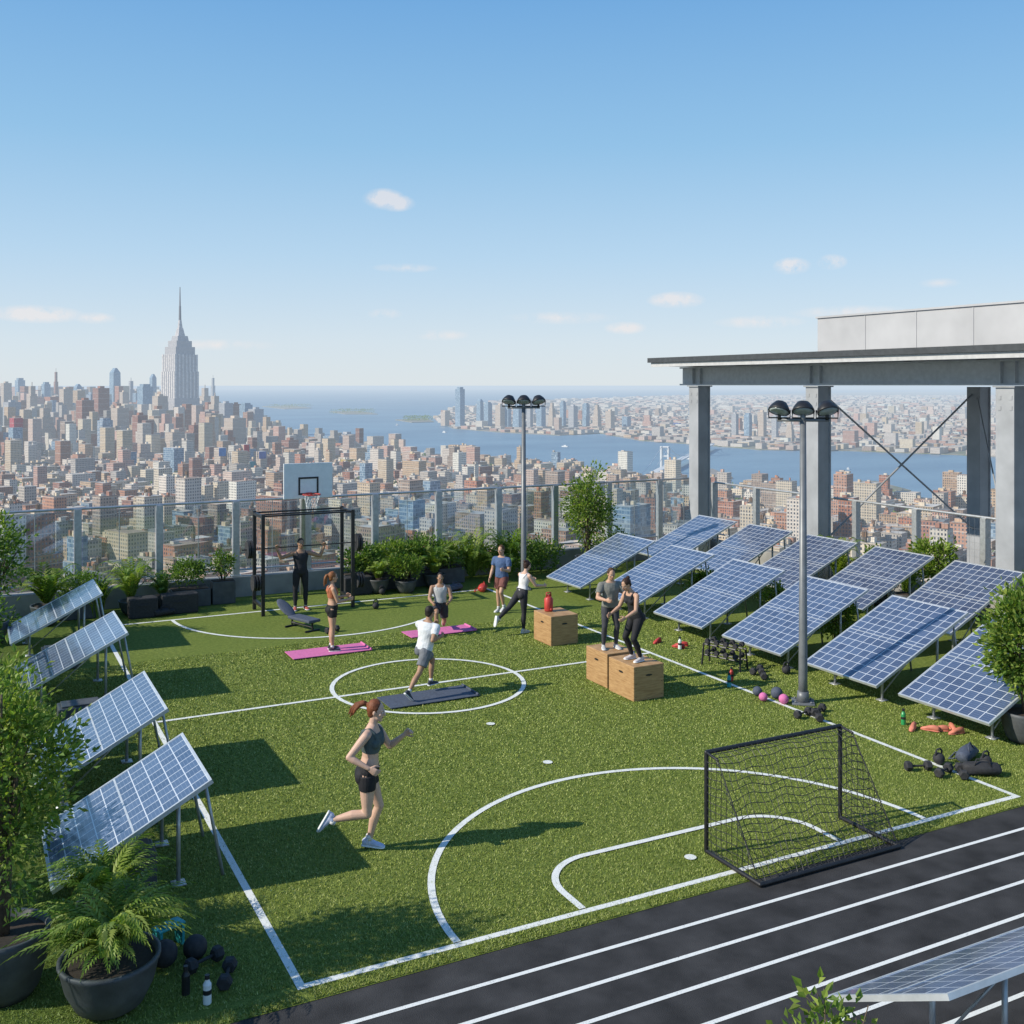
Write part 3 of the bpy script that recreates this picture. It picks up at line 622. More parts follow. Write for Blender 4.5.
def fern(name,x,y,h,r,nf=40,pot=None,greens=GREENS,wide=.13):
    kids=[]
    zb=0
    if pot:
        pr,ph=pot; zb=ph*.9; b=bmesh.new()
        loft(b,[(V((0,0,ph*q)),V((pr*k,0,0)),V((0,pr*k,0))) for k,q in [(.45,0.002),(.7,.15),(.9,.5),(1.0,.88),(1.04,.93),(1.04,1.0),(.96,1.0),(.93,.9)]],28); kids.append(obj_bm(b,'pot',M['pot'],True))
        b=bmesh.new(); loft(b,[(V((0,0,ph*.91)),V((pr*.92,0,0)),V((0,pr*.92,0))),(V((0,0,ph*.94)),V((pr*.6,0,0)),V((0,pr*.6,0)))],20); kids.append(obj_bm(b,'soil',M['soil']))
    vs=[];fs=[];cs=[]
    for k in range(nf):
        a=R.uniform(0,6.28); ln=r*R.uniform(.5,1.1); up=(h-zb)*R.uniform(.5,1.15); d=V((math.cos(a),math.sin(a),0)); s=V((-d.y,d.x,0)); 
        g=np.array(greens[R.randrange(len(greens))])*R.uniform(.8,1.3)
        m=18; prev=None
        for j in range(m+1):
            t=j/m; p=d*(ln*(t**1.1))*.95+V((0,0,zb+up*(1.9*t-1.35*t*t)))
            if prev is not None and j>1:
                wd=wide*math.sin(math.pi*min(1,t*.9+.12))**.8*(1-t*.35)
                tg=(p-prev).normalized(); stp=(p-prev).length
                for sg in (-1,1):
                    tip=p+s*sg*wd+tg*wd*.45+V((0,0,-wd*.25+R.uniform(-.01,.01))); i=len(vs)
                    vs+= [tuple(prev),tuple(prev+s*sg*wd*.5+V((0,0,.01))+tg*.12*wd-tg*stp*.1),tuple(tip),tuple(prev+tg*stp*.75+s*sg*wd*.4+tg*.12*wd)]
                    fs.append((i,i+1,i+2,i+3)); cs+=[(*g,1)]*4
            prev=p
    kids.append(mesh_np('fronds',vs,fs,[M['leaf']],col=cs)); group(name,kids,(x,y,0))
def grassy(name,x,y,h,r,n=120,greens=GREENS,w=.02,pot=None):
    kids=[];zb=0
    if pot:
        pr,ph=pot; zb=ph; b=bmesh.new(); loft(b,[(V((0,0,.002)),V((pr*.8,0,0)),V((0,pr*.8,0))),(V((0,0,ph)),V((pr,0,0)),V((0,pr,0)))],20); kids.append(obj_bm(b,'pot',M['pot'],False))
    vs=[];fs=[];cs=[]
    for k in range(n):
        a=R.uniform(0,6.28); d=V((math.cos(a),math.sin(a),0)); s=V((-d.y,d.x,0)); o=d*R.uniform(0,r*.25); ln=R.uniform(.3,1)*r; up=(h-zb)*R.uniform(.6,1.05); g=np.array(greens[R.randrange(len(greens))])*R.uniform(.8,1.4)
        pts=[o+d*ln*(t**2)+V((0,0,zb+up*(1.7*t-.8*t*t))) for t in (0,.33,.66,1)]; ws=[w*.7,w,w*.7,w*.1]
        i=len(vs)
        for p,q in zip(pts,ws): vs+=[tuple(p-s*q),tuple(p+s*q)]
        for j in range(3): fs.append((i+2*j,i+2*j+1,i+2*j+3,i+2*j+2)); cs+=[(*g,1)]*4
    kids.append(mesh_np('blades',vs,fs,[M['leaf']],col=cs)); group(name,kids,(x,y,0))
YG=[(.21,.29,.05),(.16,.25,.04),(.25,.31,.07),(.12,.20,.035)]
YY=YG+[(.30,.36,.08),(.27,.33,.07)]
shrub('potted_shrub',.32,11.15,0,3.1,.70,130,48,.075,.021,pot=(.40,.62,'round'),crown=.82,greens=YY+GREENS[:2])
fern('potted_fern',1.18,10.45,1.22,.92,120,pot=(.44,.50),greens=YY,wide=.10)
fern('potted_fern',1.30,11.75,1.1,.75,80,pot=(.3,.4),wide=.10,greens=YG)
shrub('green_shrub',-.3,13.4,0,1.9,.7,60,35,.10,.03,greens=YG+GREENS); shrub('green_shrub',.0,14.9,0,1.5,.7,50,30,.09,.03)
shrub('tall_shrub',.45,26.4,0,2.9,.8,80,32,.13,.03,pot=(.4,.5,'round'),greens=YG+GREENS); shrub('green_shrub',.1,23.3,0,1.7,.75,50,32,.11,.03); shrub('green_shrub',0.0,18.6,0,1.6,.75,50,32,.1,.03,greens=YG)
fern('palm_plant',1.7,27.8,1.8,1.0,34,pot=(.35,.5),wide=.2,greens=YG); fern('palm_plant',3.7,28.2,1.7,.9,38,(.3,.35),YG,.16); fern('palm_plant',4.5,28.4,1.2,.65,34,(.3,.35),GREENS,.13); grassy('ornamental_grass',2.9,28.2,1.1,.6,110,YG,.03)
shrub('boxwood_planter',5.2,28.6,0,1.15,.55,50,32,.07,.025,pot=(.5,.45,'box'),stem=False); shrub('boxwood_planter',2.5,28.4,0,1.05,.6,45,30,.07,.025,pot=(.5,.45,'box'),stem=False)
shrub('boxwood_planter',6.05,28.5,0,1.35,.35,30,32,.07,.022,pot=(.3,.6,'box')); 
for i,(x,h,rr) in enumerate(((9.9,1.2,.55),(10.8,1.25,.7),(11.7,1.4,.7),(12.5,1.1,.6))): shrub('planter_shrub',x,28.5,0,h,rr,56,34,.09,.03,pot=(.5,.45,'box'),stem=False,greens=YG if i%2 else GREENS)
shrub('potted_shrub',10.9,27.6,0,1.0,.55,50,32,.08,.03,pot=(.3,.35,'round'),greens=YG); fern('potted_fern',11.9,27.9,1.5,.9,46,(.3,.4),YG,.16); fern('potted_fern',10.2,27.9,1.2,.7,40,(.3,.4),YG,.14)
fern('palm_plant',13.3,28.4,2.0,1.0,40,None,YG,.2); fern('palm_plant',14.5,28.3,2.0,1.0,40,None,GREENS,.2); shrub('green_shrub',14.9,28.2,0,1.2,.7,50,32,.09,.03,stem=False); shrub('green_shrub',13.9,28.6,0,1.0,.6,40,30,.09,.03,stem=False,greens=YG); shrub('green_shrub',15.8,28.4,0,1.0,.6,40,30,.09,.03,stem=False)
shrub('olive_tree',17.1,28.0,0,3.15,.85,100,36,.12,.028,pot=(.4,.5,'round'),crown=.85,greens=YY+GREENS); shrub('green_shrub',18.3,28.3,0,1.1,.7,45,28,.09,.03)
shrub('green_shrub',16.9,17.3,0,1.2,.55,50,30,.09,.03,greens=YG); grassy('ornamental_grass',17.4,13.9,1.0,.5,90,YG,.025); shrub('green_shrub',17.3,19.6,0,1.0,.5,40,28,.09,.03,greens=YG); shrub('green_shrub',17.2,22.2,0,.9,.5,40,28,.09,.03)
shrub('potted_shrub',15.3,11.45,0,2.5,.62,100,40,.11,.032,pot=(.36,.5,'round'),greens=YY+GREENS,crown=.85)
shrub('potted_shrub',21.5,18.6,0,1.9,.6,50,30,.12,.035,pot=(.35,.5,'round'),greens=YG); shrub('potted_shrub',21.4,20.4,0,1.4,.5,45,30,.1,.035,pot=(.3,.45,'round')); fern('palm_plant',21.5,21.9,2.0,.9,34,(.3,.4),YG,.18); shrub('potted_shrub',21.5,14.9,0,2.2,.7,60,34,.12,.035,pot=(.35,.5,'round')); fern('palm_plant',21.6,19.6,1.9,.8,30,(.3,.4),GREENS,.18)
shrub('sapling_shrub',5.66,5.80,0,1.36,.40,36,16,.09,.026,greens=YG)
for (x,y) in ((1.9,14.75),(1.7,19.2),(1.7,23.5),(1.6,12.9),(1.5,17.9)):
    bm=bmesh.new(); box(bm,(-.35,-.22,.003),(.35,.22,.42),0,.02); box(bm,(-.3,-.18,.421),(.3,.18,.45),0,.01); o=obj_bm(bm,'storage_crate',M['pot']); o.location=(x,y,0)
for (x,y,s) in ((3.9,27.7,.35),(4.8,27.8,.45),(9.6,28.0,.4)):
    bm=bmesh.new(); box(bm,(-s,-.2,.003),(s,.2,.5),0,.03); box(bm,(-s*.4,-.215,.3),(s*.4,-.201,.34)); o=obj_bm(bm,'equipment_bin',M['rubber']); o.location=(x,y,0)
# ---------------------------------------------------------------- people
def interp(tab,t):
    if t<=tab[0][0]: return tab[0][1:]
    for a,b in zip(tab,tab[1:]):
        if t<=b[0]:
            k=(t-a[0])/(b[0]-a[0]); return tuple(x+(y-x)*k for x,y in zip(a[1:],b[1:]))
    return tab[-1][1:]
def remesh(bm,name,mat,vox,sm=2):
    bmesh.ops.recalc_face_normals(bm,faces=bm.faces)
    me=bpy.data.meshes.new(name+'_src'); bm.to_mesh(me); bm.free(); ob=link(bpy.data.objects.new('tmp',me))
    r=ob.modifiers.new('r','REMESH'); r.mode='VOXEL'; r.voxel_size=vox
    if sm: s=ob.modifiers.new('s','SMOOTH'); s.iterations=sm; s.factor=.5
    dg=bpy.context.evaluated_depsgraph_get(); m2=bpy.data.meshes.new_from_object(ob.evaluated_get(dg)); bpy.data.objects.remove(ob); bpy.data.meshes.remove(me)
    m2.name=name; m2.materials.clear(); m2.materials.append(mat)
    for p in m2.polygons: p.use_smooth=True
    return link(bpy.data.objects.new(name,m2))
def pcol(name,c,rough=.75,var=.12,bump=.25,bs=45): return pmat(name,c,rough,var=var,nscale=12,bump=bump,bscale=bs,spec=.3)
def person(name,loc,yaw,scale,pose,look,vox=.009):
    """model faces +Y, right=+X"""
    fem=look.get('fem',True)
    u=lambda v: V(v).normalized()
    def yawv(a): a=math.radians(a); return V((math.cos(a),math.sin(a),0))
    hx=yawv(pose.get('hipyaw',0)); sp=u(pose.get('spine',(0,.05,1))); sx=yawv(pose.get('shyaw',0)); sx=(sx-sp*sx.dot(sp)).normalized(); sf=sp.cross(sx).normalized()
    pel=V((0,0,.95)); 
    T=[(-.09,.105,.085),(-.03,.165,.112),(.03,.168,.115),(.10,.150,.105),(.19,.120,.088),(.28,.135,.100),(.36,.150,.108),(.42,.155,.100),(.47,.135,.080),(.505,.085,.062),(.54,.052,.052)] if fem else \
      [(-.09,.105,.085),(-.03,.155,.110),(.03,.158,.112),(.10,.150,.108),(.19,.145,.100),(.28,.163,.112),(.36,.180,.120),(.42,.185,.110),(.47,.165,.090),(.51,.10,.07),(.55,.06,.058)]
    def cpt(t): return pel+sp*t+sf*(.012*math.sin((t+.1)*8))
    def ax(t):
        k=max(0,min(1,(t+.05)/.4)); x=(hx*(1-k)+sx*k); x=(x-sp*x.dot(sp)).normalized(); return x,sp.cross(x).normalized()
    def torso(bm,t0,t1,inf,flare=0):
        n=14; rings=[]
        for i in range(n+1):
            t=t0+(t1-t0)*i/n; a,b=interp(T,t); x,f=ax(t); ee=inf+flare*(1-i/n); rings.append((cpt(t),x*(a+ee),f*(b+ee)))
        loft(bm,rings,20)
    shw=.172 if fem else .205
    SH={s:cpt(.44)+sx*shw*s for s in(1,-1)}; HP={s:pel+hx*.088*s-sp*.02 for s in(1,-1)}
    A={};Lg={}
    for s,k in ((1,'R'),(-1,'L')):
        ua,fa=pose['arm'+k][:2]; ua=u(ua);fa=u(fa); e=SH[s]+ua*.285; wr=e+fa*.245; A[s]=(e,wr,ua,fa)
        th,sh,ft=pose['leg'+k][:3]; th=u(th);sh=u(sh);ft=u(ft); kn=HP[s]+th*.43; an=kn+sh*.41; Lg[s]=(kn,an,th,sh,ft)
    hu=u(pose.get('head',(0,.08,1))); hy=yawv(pose.get('headyaw',0)); hr=(hy-hu*hy.dot(hu)).normalized(); hf=hu.cross(hr).normalized()
    hc=cpt(.53)+hu*.155+hf*.018; HB=(hr,hf,hu)
    def arm(bm,s,inf=0,part=1.,fore=True,cap=True):
        e,wr,ua,fa=A[s]; sc_=1. if fem else 1.15
        n=4
        P=[SH[s]+ua*.285*part*k/(n-1) for k in range(n)]; tube(bm,P,[interp([(0,.050),(.3,.050),(.7,.042),(1,.037)],part*k/(n-1))[0]*sc_+inf for k in range(n)],14,caps=cap)
        if fore: tube(bm,[e,e.lerp(wr,.25),e.lerp(wr,.6),wr],[(.037)*sc_+inf,.041*sc_+inf,.033*sc_+inf,.025*sc_+inf],14,caps=True)
    def leg(bm,s,inf=0,part=1.,shin=0.,cap=True,flare=0):
        kn,an,th,sh,ft=Lg[s]; P=[];r=[]
        for k in range(6):
            t=part*k/5; P.append(HP[s].lerp(kn,t)); r.append(interp([(0,.092),(.2,.092),(.6,.074),(.9,.056),(1,.054)],t)[0]+inf+flare*k/5)
        tube(bm,P,r,16,caps=cap)
        if shin>0:
            bk=-ft; bk=(bk-sh*bk.dot(sh)).normalized(); P=[];r=[]
            for k in range(6):
                t=shin*k/5; q=interp([(0,.053,0),(.15,.052,.004),(.35,.058,.014),(.6,.046,.008),(.85,.034,0),(1,.034,0)],t); P.append(kn.lerp(an,t)+bk*q[1]); r.append(q[0]+inf)
            tube(bm,P,r,14,caps=cap)
    # --- body
    bm=bmesh.new(); torso(bm,-.09,.54,0)
    tube(bm,[cpt(.46),cpt(.53),hc-hu*.07-hf*.01],[.062,.05 if fem else .06,.05 if fem else .06],14,caps=True)
    for s in(1,-1):
        tube(bm,[cpt(.46)+sx*.07*s,SH[s]],[.05,.05],14,caps=True); arm(bm,s); leg(bm,s,shin=1.)
        ellip(bm,pel+hx*.07*s-sp*.045-(ax(0)[1])*.055,.085,.075,.09,(hx,sp.cross(hx)*-1,sp))
        if fem: ellip(bm,cpt(.345)+sx*.068*s+sf*.075,.058,.05,.058,(sx,sf,sp))
        kn,an,th,sh,ft=Lg[s]; up=-sh; up=(up-ft*up.dot(ft)).normalized(); tube(bm,[an-ft*.02-up*.03,an+ft*.10-up*.045],[.035,.03],12,caps=True)
        # hand
        e,wr,ua,fa=A[s]; hp=pose.get('hand'+('R' if s>0 else 'L'),{}); hd=u(hp.get('dir',tuple(fa))); pn=V(hp.get('palm',(-s,0,0))); pn=pn-hd*pn.dot(hd)
        if pn.length<.05: pn=frame_of(hd)[0]
        pn.normalize(); wd=hd.cross(pn).normalized()
        if wd.dot(V((0,1,0.6)))<0: wd=-wd
        curl=hp.get('curl',.5)
        loft(bm,[(wr,wd*.024,pn*.018),(wr+hd*.03,wd*.034,pn*.017),(wr+hd*.07,wd*.042,pn*.015),(wr+hd*.095,wd*.040,pn*.012)],12)
        for i,ln in enumerate((.074,.084,.078,.060)):
            p=wr+hd*.088+wd*(.032-.0215*i); pts=[p-hd*.015,p]; ang=0
            for j,fr_ in enumerate((.45,.30,.25)):
                ang+=curl*(.55+.45*j)+.04*i; d=(hd*math.cos(ang)+pn*math.sin(ang)).normalized()
                p=p+d*ln*fr_; pts.append(p)
            tube(bm,pts,[.0095,.0095,.009,.0085,.0075],8,caps=True)
        p=wr+hd*.03+wd*.028; d1=(hd*.65+wd*.7+pn*.35).normalized(); d2=(hd*.9+wd*.15+pn*.5).normalized(); tube(bm,[p,p+d1*.04,p+d1*.04+d2*.03,p+d1*.04+d2*.05],[.013,.011,.010,.008],8,caps=True)
    # head
    ellip(bm,hc+hu*.018-hf*.008,.073,.092,.100,HB,18); ellip(bm,hc+hf*.028-hu*.052,.052,.058,.062,HB,16); ellip(bm,hc+hf*.062-hu*.092,.024,.022,.02,HB)
    ellip(bm,hc+hf*.094-hu*.018,.012,.018,.022,HB,10); ellip(bm,hc+hf*.104-hu*.03,.014,.012,.010,HB,10); ellip(bm,hc+hf*.075+hu*.022,.05,.016,.010,HB,12)
    for s in(1,-1): ellip(bm,hc+hr*.073*s-hf*.005-hu*.008,.012,.018,.030,HB,10); ellip(bm,hc+hr*.04*s+hf*.06-hu*.025,.022,.02,.018,HB,10)
    skin=pcol('skin',look.get('skin',(.45,.25,.16)),.5,.06,.05)
    kids=[remesh(bm,'body',skin,vox,1)]
    fb=bmesh.new()
    for s in(1,-1): ellip(fb,hc+hr*.030*s+hf*.0835+hu*.002,.0125,.006,.007,HB,10)
    kids.append(obj_bm(fb,'eyes',M['white'],True)); fb=bmesh.new()
    for s in(1,-1): ellip(fb,hc+hr*.030*s+hf*.088+hu*.002,.0062,.004,.0062,HB,8); ellip(fb,hc+hr*.031*s+hf*.090+hu*.021,.017,.005,.0035,HB,8)
    hairm=pcol('hair',look.get('hair',(.03,.02,.015)),.55,.35,.6,90)
    kids.append(obj_bm(fb,'irises_and_eyebrows',M['black'],True)); fb=bmesh.new(); ellip(fb,hc+hf*.087-hu*.058,.021,.006,.0065,HB,10); kids.append(obj_bm(fb,'lips',pcol('lips',(.35,.10,.09)),True))
    # hair
    hb=bmesh.new(); ellip(hb,hc+hu*.032-hf*.026,.084,.094,.100,HB,18); ellip(hb,hc-hu*.02-hf*.05,.072,.055,.07,HB,16)
    st=look.get('hairstyle','short')
    if st=='ponytail':
        b0=hc-hf*.112+hu*.05; ellip(hb,b0,.028,.028,.028,HB)
        pd=[V(q) for q in look.get('tail',((0,-.035,-.01),(0,-.03,-.06),(0,-.005,-.08),(0,.0,-.06)))]
        for k in range(9):
            o=V((R.uniform(-.010,.010),R.uniform(-.01,.01),R.uniform(-.012,.012))); p=b0.copy(); pts=[p.copy()]; 
            for j,q in enumerate(pd): p=p+q*R.uniform(.85,1.15)+o*(.9 if j<3 else .3); pts.append(p.copy())
            tube(hb,pts,[.018,.026,.025,.018,.006][:len(pts)],8,caps=True)
    elif st=='bun': ellip(hb,hc-hf*.10+hu*.085,.042,.042,.040,HB)
    for v in hb.verts: v.co+=V((mnoise.noise(v.co*28),mnoise.noise(v.co*28+V((5,0,0))),mnoise.noise(v.co*28+V((0,7,0)))))*.006
    kids.append(remesh(hb,'hair',hairm,vox*.8,1))
    # --- clothes
    topc=pcol('top_fabric',look.get('top',(.1,.12,.12))); botc=pcol('bottom_fabric',look.get('bot',(.02,.02,.022)))
    tk=look.get('topkind','crop'); c=bmesh.new()
    lo={'crop':.23,'tank':.06,'tee':-.02,'long':-.01}[tk]; inf=.008 if tk in('crop','tank') else .016
    torso(c,lo,.455 if tk in('crop','tank') else .495,inf,.012 if tk in('tee','long') else 0)
    if fem:
        for s in(1,-1): ellip(c,cpt(.345)+sx*.068*s+sf*.075,.058+inf,.05+inf,.058+inf,(sx,sf,sp))
    for s in(1,-1):
        if tk in('crop','tank'):
            tube(c,[cpt(.40)+sx*.085*s+sf*.098,cpt(.46)+sx*.10*s+sf*.07,cpt(.495)+sx*.105*s+sf*.01,cpt(.46)+sx*.10*s-sf*.07,cpt(.38)+sx*.07*s-sf*.10],.021,8,caps=True)
        else:
            tube(c,[cpt(.45)+sx*.06*s,SH[s]],[.065,.064],14,caps=True)
            arm(c,s,.018,.62 if tk=='tee' else 1.,False,cap=False)
            if tk=='long': e,wr,ua,fa=A[s]; tube(c,[e,e.lerp(wr,.3),e.lerp(wr,.92)],[.054,.054,.04],14,caps=True)
    for v in c.verts: v.co+=V((mnoise.noise(v.co*14),mnoise.noise(v.co*14+V((5,0,0))),0))*(.004 if tk in('crop','tank') else .012)
    kids.append(remesh(c,'shirt' if tk in('tee','long') else 'sports_top',topc,vox,1))
    bk=look.get('botkind','shorts'); c=bmesh.new(); torso(c,-.09,.085 if bk!='leggings' else .12,.009)
    for s in(1,-1):
        ellip(c,pel+hx*.07*s-sp*.045-(ax(0)[1])*.055,.085+.009,.075+.009,.09+.009,(hx,sp.cross(hx)*-1,sp))
        if bk=='shorts': leg(c,s,.010,.38,cap=False)
        elif bk=='loose': leg(c,s,.016,.72,cap=False,flare=.022)
        else: leg(c,s,.006,1.,shin=.93,cap=True)
    if bk=='loose':
        for v in c.verts: v.co+=V((mnoise.noise(v.co*14),mnoise.noise(v.co*14+V((5,0,0))),0))*.012
    kids.append(remesh(c,'leggings' if bk=='leggings' else 'shorts',botc,vox,1))
    # --- shoes
    c=bmesh.new(); so_=bmesh.new(); sk_=bmesh.new()
    for s in(1,-1):
        kn,an,th,sh,ft=Lg[s]; up=-sh; up=(up-ft*up.dot(ft)).normalized(); sd_=ft.cross(up).normalized()
        base=an-up*.075
        rings=[(-.075,.020,.030,.040),(-.06,.032,.045,.045),(-.02,.037,.052,.05),(.03,.038,.045,.043),(.08,.043,.034,.032),(.13,.046,.026,.026),(.17,.036,.020,.021),(.185,.018,.012,.014)]
        loft(c,[(base+ft*t+up*(h_-.0),sd_*w_,up*hh) for t,w_,hh,h_ in rings],16)
        tube(c,[base+up*.04-ft*.015,base+up*.095-ft*.005],[.040,.041],14)
        loft(so_,[(base-up*.004+up*(.012 if abs(t-.05)<.13 else .016)+ft*t*1.03,sd_*(w_+.005),up*.014) for t,w_,hh,h_ in rings],16)
        tube(sk_,[an,an+up*.06],[.041,.038],14,caps=False)
    kids.append(remesh(c,'shoes',pcol('shoe_fabric',look.get('shoe',(.6,.62,.68))),vox*.8,1)); kids.append(obj_bm(so_,'shoe_soles',M['white'] if look.get('sole',1) else M['rubber'],True)); kids.append(obj_bm(sk_,'socks',pcol('sock_fabric',look.get('sock',(.65,.65,.65))),True))
    mz=min(v.co.z for k in kids for v in k.data.vertices)
    return group(name,kids,(loc[0],loc[1],loc[2]-mz*scale),yaw,scale)
def face(dx,dy): return math.atan2(-dx,dy)   # yaw so that +Y points along (dx,dy)
TAN=(.52,.31,.21); FAIR=(.60,.39,.29); MID=(.38,.22,.14)
person('running_woman',(4.42,12.48,0),face(.88,-.48),1.10,dict(spine=(0,.14,1),head=(0,.15,1),headyaw=-8,shyaw=-14,hipyaw=10,
  armR=((.28,-.62,-.75),(.05,.80,-.42)),armL=((-.30,.42,-.80),(.30,.70,.62)),handR=dict(curl=.7,palm=(-1,0,0)),handL=dict(curl=.7,palm=(1,0,-.2)),
  legL=((-.02,.34,-1),(0,-.30,-1),(0,.99,-.10)),legR=((.03,.0,-1),(.02,-.96,-.16),(0,-.50,-.85))),
  dict(skin=FAIR,hair=(.17,.055,.022),hairstyle='ponytail',tail=((0,-.05,.02),(0,-.06,-.02),(0,-.05,-.05),(0,-.03,-.06)),top=(.075,.10,.10),topkind='crop',bot=(.02,.02,.024),botkind='shorts',shoe=(.50,.55,.72)),.0065)
person('running_man',(7.55,18.2,.03),face(.93,.36),.98,dict(spine=(0,.26,1),head=(0,.15,1),shyaw=12,
  armR=((.25,-.6,-.7),(-.1,.85,.1)),armL=((-.3,.6,-.65),(.35,.75,.5)),handR=dict(curl=.9),handL=dict(curl=.9),
  legR=((.05,-.52,-.88),(0,-.66,-.75),(0,.72,-.66)),legL=((-.05,.78,-.62),(0,-.10,-1),(0,1,0))),
  dict(fem=False,skin=MID,hair=(.02,.015,.012),top=(.66,.68,.70),topkind='tee',bot=(.16,.17,.19),botkind='loose',shoe=(.05,.06,.08)))
person('standing_woman',(7.05,22.2,.03),face(.98,-.1),.98,dict(spine=(0,.02,1),armR=((.12,.30,-.9),(-.15,.95,.10)),armL=((-.12,.30,-.9),(.15,.95,.15)),handR=dict(curl=.6),handL=dict(curl=.6),
  legR=((.05,0,-1),(0,-.03,-1),(.1,1,0)),legL=((-.05,.06,-1),(0,-.05,-1),(-.1,1,0))),
  dict(skin=TAN,hair=(.22,.085,.03),hairstyle='ponytail',top=(.42,.14,.07),topkind='crop',bot=(.02,.02,.02),shoe=(.06,.06,.07)))
person('barbell_man',(7.65,26.72,.0),face(-.1,-1),1.06,dict(spine=(0,.02,1),armR=((.85,.02,-.30),(.38,.10,.90)),armL=((-.85,.02,-.30),(-.38,.10,.90)),handR=dict(dir=(0.1,.15,1),palm=(0,1,0),curl=1.1),handL=dict(dir=(-.1,.15,1),palm=(0,1,0),curl=1.1),
  legR=((.09,0,-1),(0,-.03,-1),(.2,1,0)),legL=((-.09,0,-1),(0,-.03,-1),(-.2,1,0))),
  dict(fem=False,skin=MID,hair=(.02,.015,.01),top=(.03,.03,.035),topkind='tank',bot=(.025,.025,.03),botkind='leggings',shoe=(.4,.1,.08)))
person('lunging_man',(9.85,22.75,.03),face(-.35,-.9),.93,dict(spine=(0,.06,1),armR=((.25,.35,-.9),(-.25,.9,-.25)),armL=((-.25,.35,-.9),(.25,.9,-.2)),
  legR=((.05,.95,-.25),(0,0,-1),(0,1,0)),legL=((-.04,-.15,-1),(0,-.98,-.12),(0,-.15,-1))),
  dict(fem=False,skin=MID,hair=(.02,.015,.01),top=(.50,.50,.50),topkind='tank',bot=(.04,.04,.05),botkind='loose',shoe=(.5,.2,.2)))
person('stepping_man',(12.15,24.1,0),face(-.8,-.5),.98,dict(spine=(0,.05,1),armR=((.2,.1,-1),(0,.5,-.8)),armL=((-.2,.2,-1),(0,.9,.2)),
  legR=((.05,.05,-1),(0,-.06,-1),(0,1,0)),legL=((-.05,.55,-.85),(0,-.35,-.95),(0,.9,-.3))),
  dict(fem=False,skin=TAN,hair=(.10,.05,.02),top=(.07,.12,.24),topkind='tee',bot=(.18,.07,.06),botkind='loose',shoe=(.6,.6,.6)))
person('leg_swing_woman',(11.55,21.9,0),face(.95,.25),.97,dict(spine=(0,.30,1),head=(0,.25,1),armR=((.2,.5,-.8),(0,.85,-.1)),armL=((-.2,.6,-.8),(0,.9,.1)),
  legR=((.03,.0,-1),(0,-.03,-1),(0,1,0)),legL=((-.05,-.72,-.72),(0,-.80,-.5),(0,-.2,-1))),
  dict(skin=FAIR,hair=(.04,.02,.015),hairstyle='bun',top=(.70,.68,.68),topkind='tank',bot=(.03,.03,.035),botkind='leggings',shoe=(.6,.6,.6)))
person('box_jump_man',(11.14,17.42,.662),face(-.25,-.95),.92,dict(spine=(0,.10,1),head=(0,.25,1),armR=((.35,.25,-.9),(-.45,.85,-.05)),armL=((-.35,.25,-.9),(.45,.85,-.05)),
  legR=((.12,.16,-1),(0,-.2,-1),(.2,1,0)),legL=((-.12,.16,-1),(0,-.2,-1),(-.2,1,0))),
  dict(fem=False,skin=TAN,hair=(.07,.04,.02),top=(.20,.20,.18),topkind='tee',bot=(.06,.06,.07),botkind='leggings',shoe=(.5,.5,.5)))
person('box_jump_woman',(11.15,16.52,.642),face(-.95,-.1),.97,dict(spine=(0,.34,1),head=(0,.6,1),armR=((.25,.3,-.9),(-.1,.9,-.4)),armL=((-.25,.3,-.9),(.1,.9,-.4)),
  legR=((.10,.46,-1),(0,-.48,-1),(.1,1,0)),legL=((-.10,.46,-1),(0,-.48,-1),(-.1,1,0))),
  dict(skin=TAN,hair=(.05,.025,.015),hairstyle='bun',top=(.025,.025,.03),topkind='tank',bot=(.02,.02,.024),botkind='leggings',shoe=(.6,.55,.55)))
# ---------------------------------------------------------------- city
sheet('water',[(-260000,-260000),(260000,-260000),(260000,260000),(-260000,260000)],-H,M['water'])
def uvp(u,v): d=H*1056/(v-385); return ((u-512)/1056*d,d)
near=[(-30000,-500),(-30000,60000)]+[uvp(*p) for p in ((212,388),(214,402),(240,412),(262,424),(290,436),(330,445),(352,443),(400,454),(470,461),(560,470),(640,480),(720,487),(800,499),(845,498),(900,505),(1024,513),(1300,530),(1700,565))]+[(3000,-500)]
far=[uvp(*p) for p in ((436,418),(452,427),(500,431),(560,434),(600,432),(640,439),(700,443),(760,448),(850,449),(960,453),(1024,456),(1400,465),(2200,480))]+[(60000,3000),(60000,30000)]+[uvp(*p) for p in ((900,391.5),(700,395),(600,399),(500,402),(455,409))]
ring=[(-200000,38000),(-200000,200000),(200000,200000),(200000,38000)]
isl=[[uvp(*p) for p in ((262,406),(285,408.5),(312,407.5),(290,405))],[uvp(*p) for p in ((330,411),(345,413.5),(378,413.5),(360,410.5))],[uvp(*p) for p in ((395,419),(412,421.5),(434,421),(426,417.5))]]
def gsheet(name,poly,z,m=None):
    bm=bmesh.new(); vs=[bm.verts.new(geo(a,b,z)) for a,b in poly]; f=bm.faces.new(vs); bmesh.ops.triangulate(bm,faces=[f])
    r=bmesh.ops.extrude_face_region(bm,geom=list(bm.faces))
    for v in r['geom']:
        if isinstance(v,bmesh.types.BMVert): v.co.z=-H-5
    return obj_bm(bm,name,m or M['land'])
gsheet('city_ground',near,-H+2); gsheet('far_shore_ground',far,-H+2); gsheet('distant_land',ring,-H+3)
for p in isl: gsheet('island',p,-H+3)
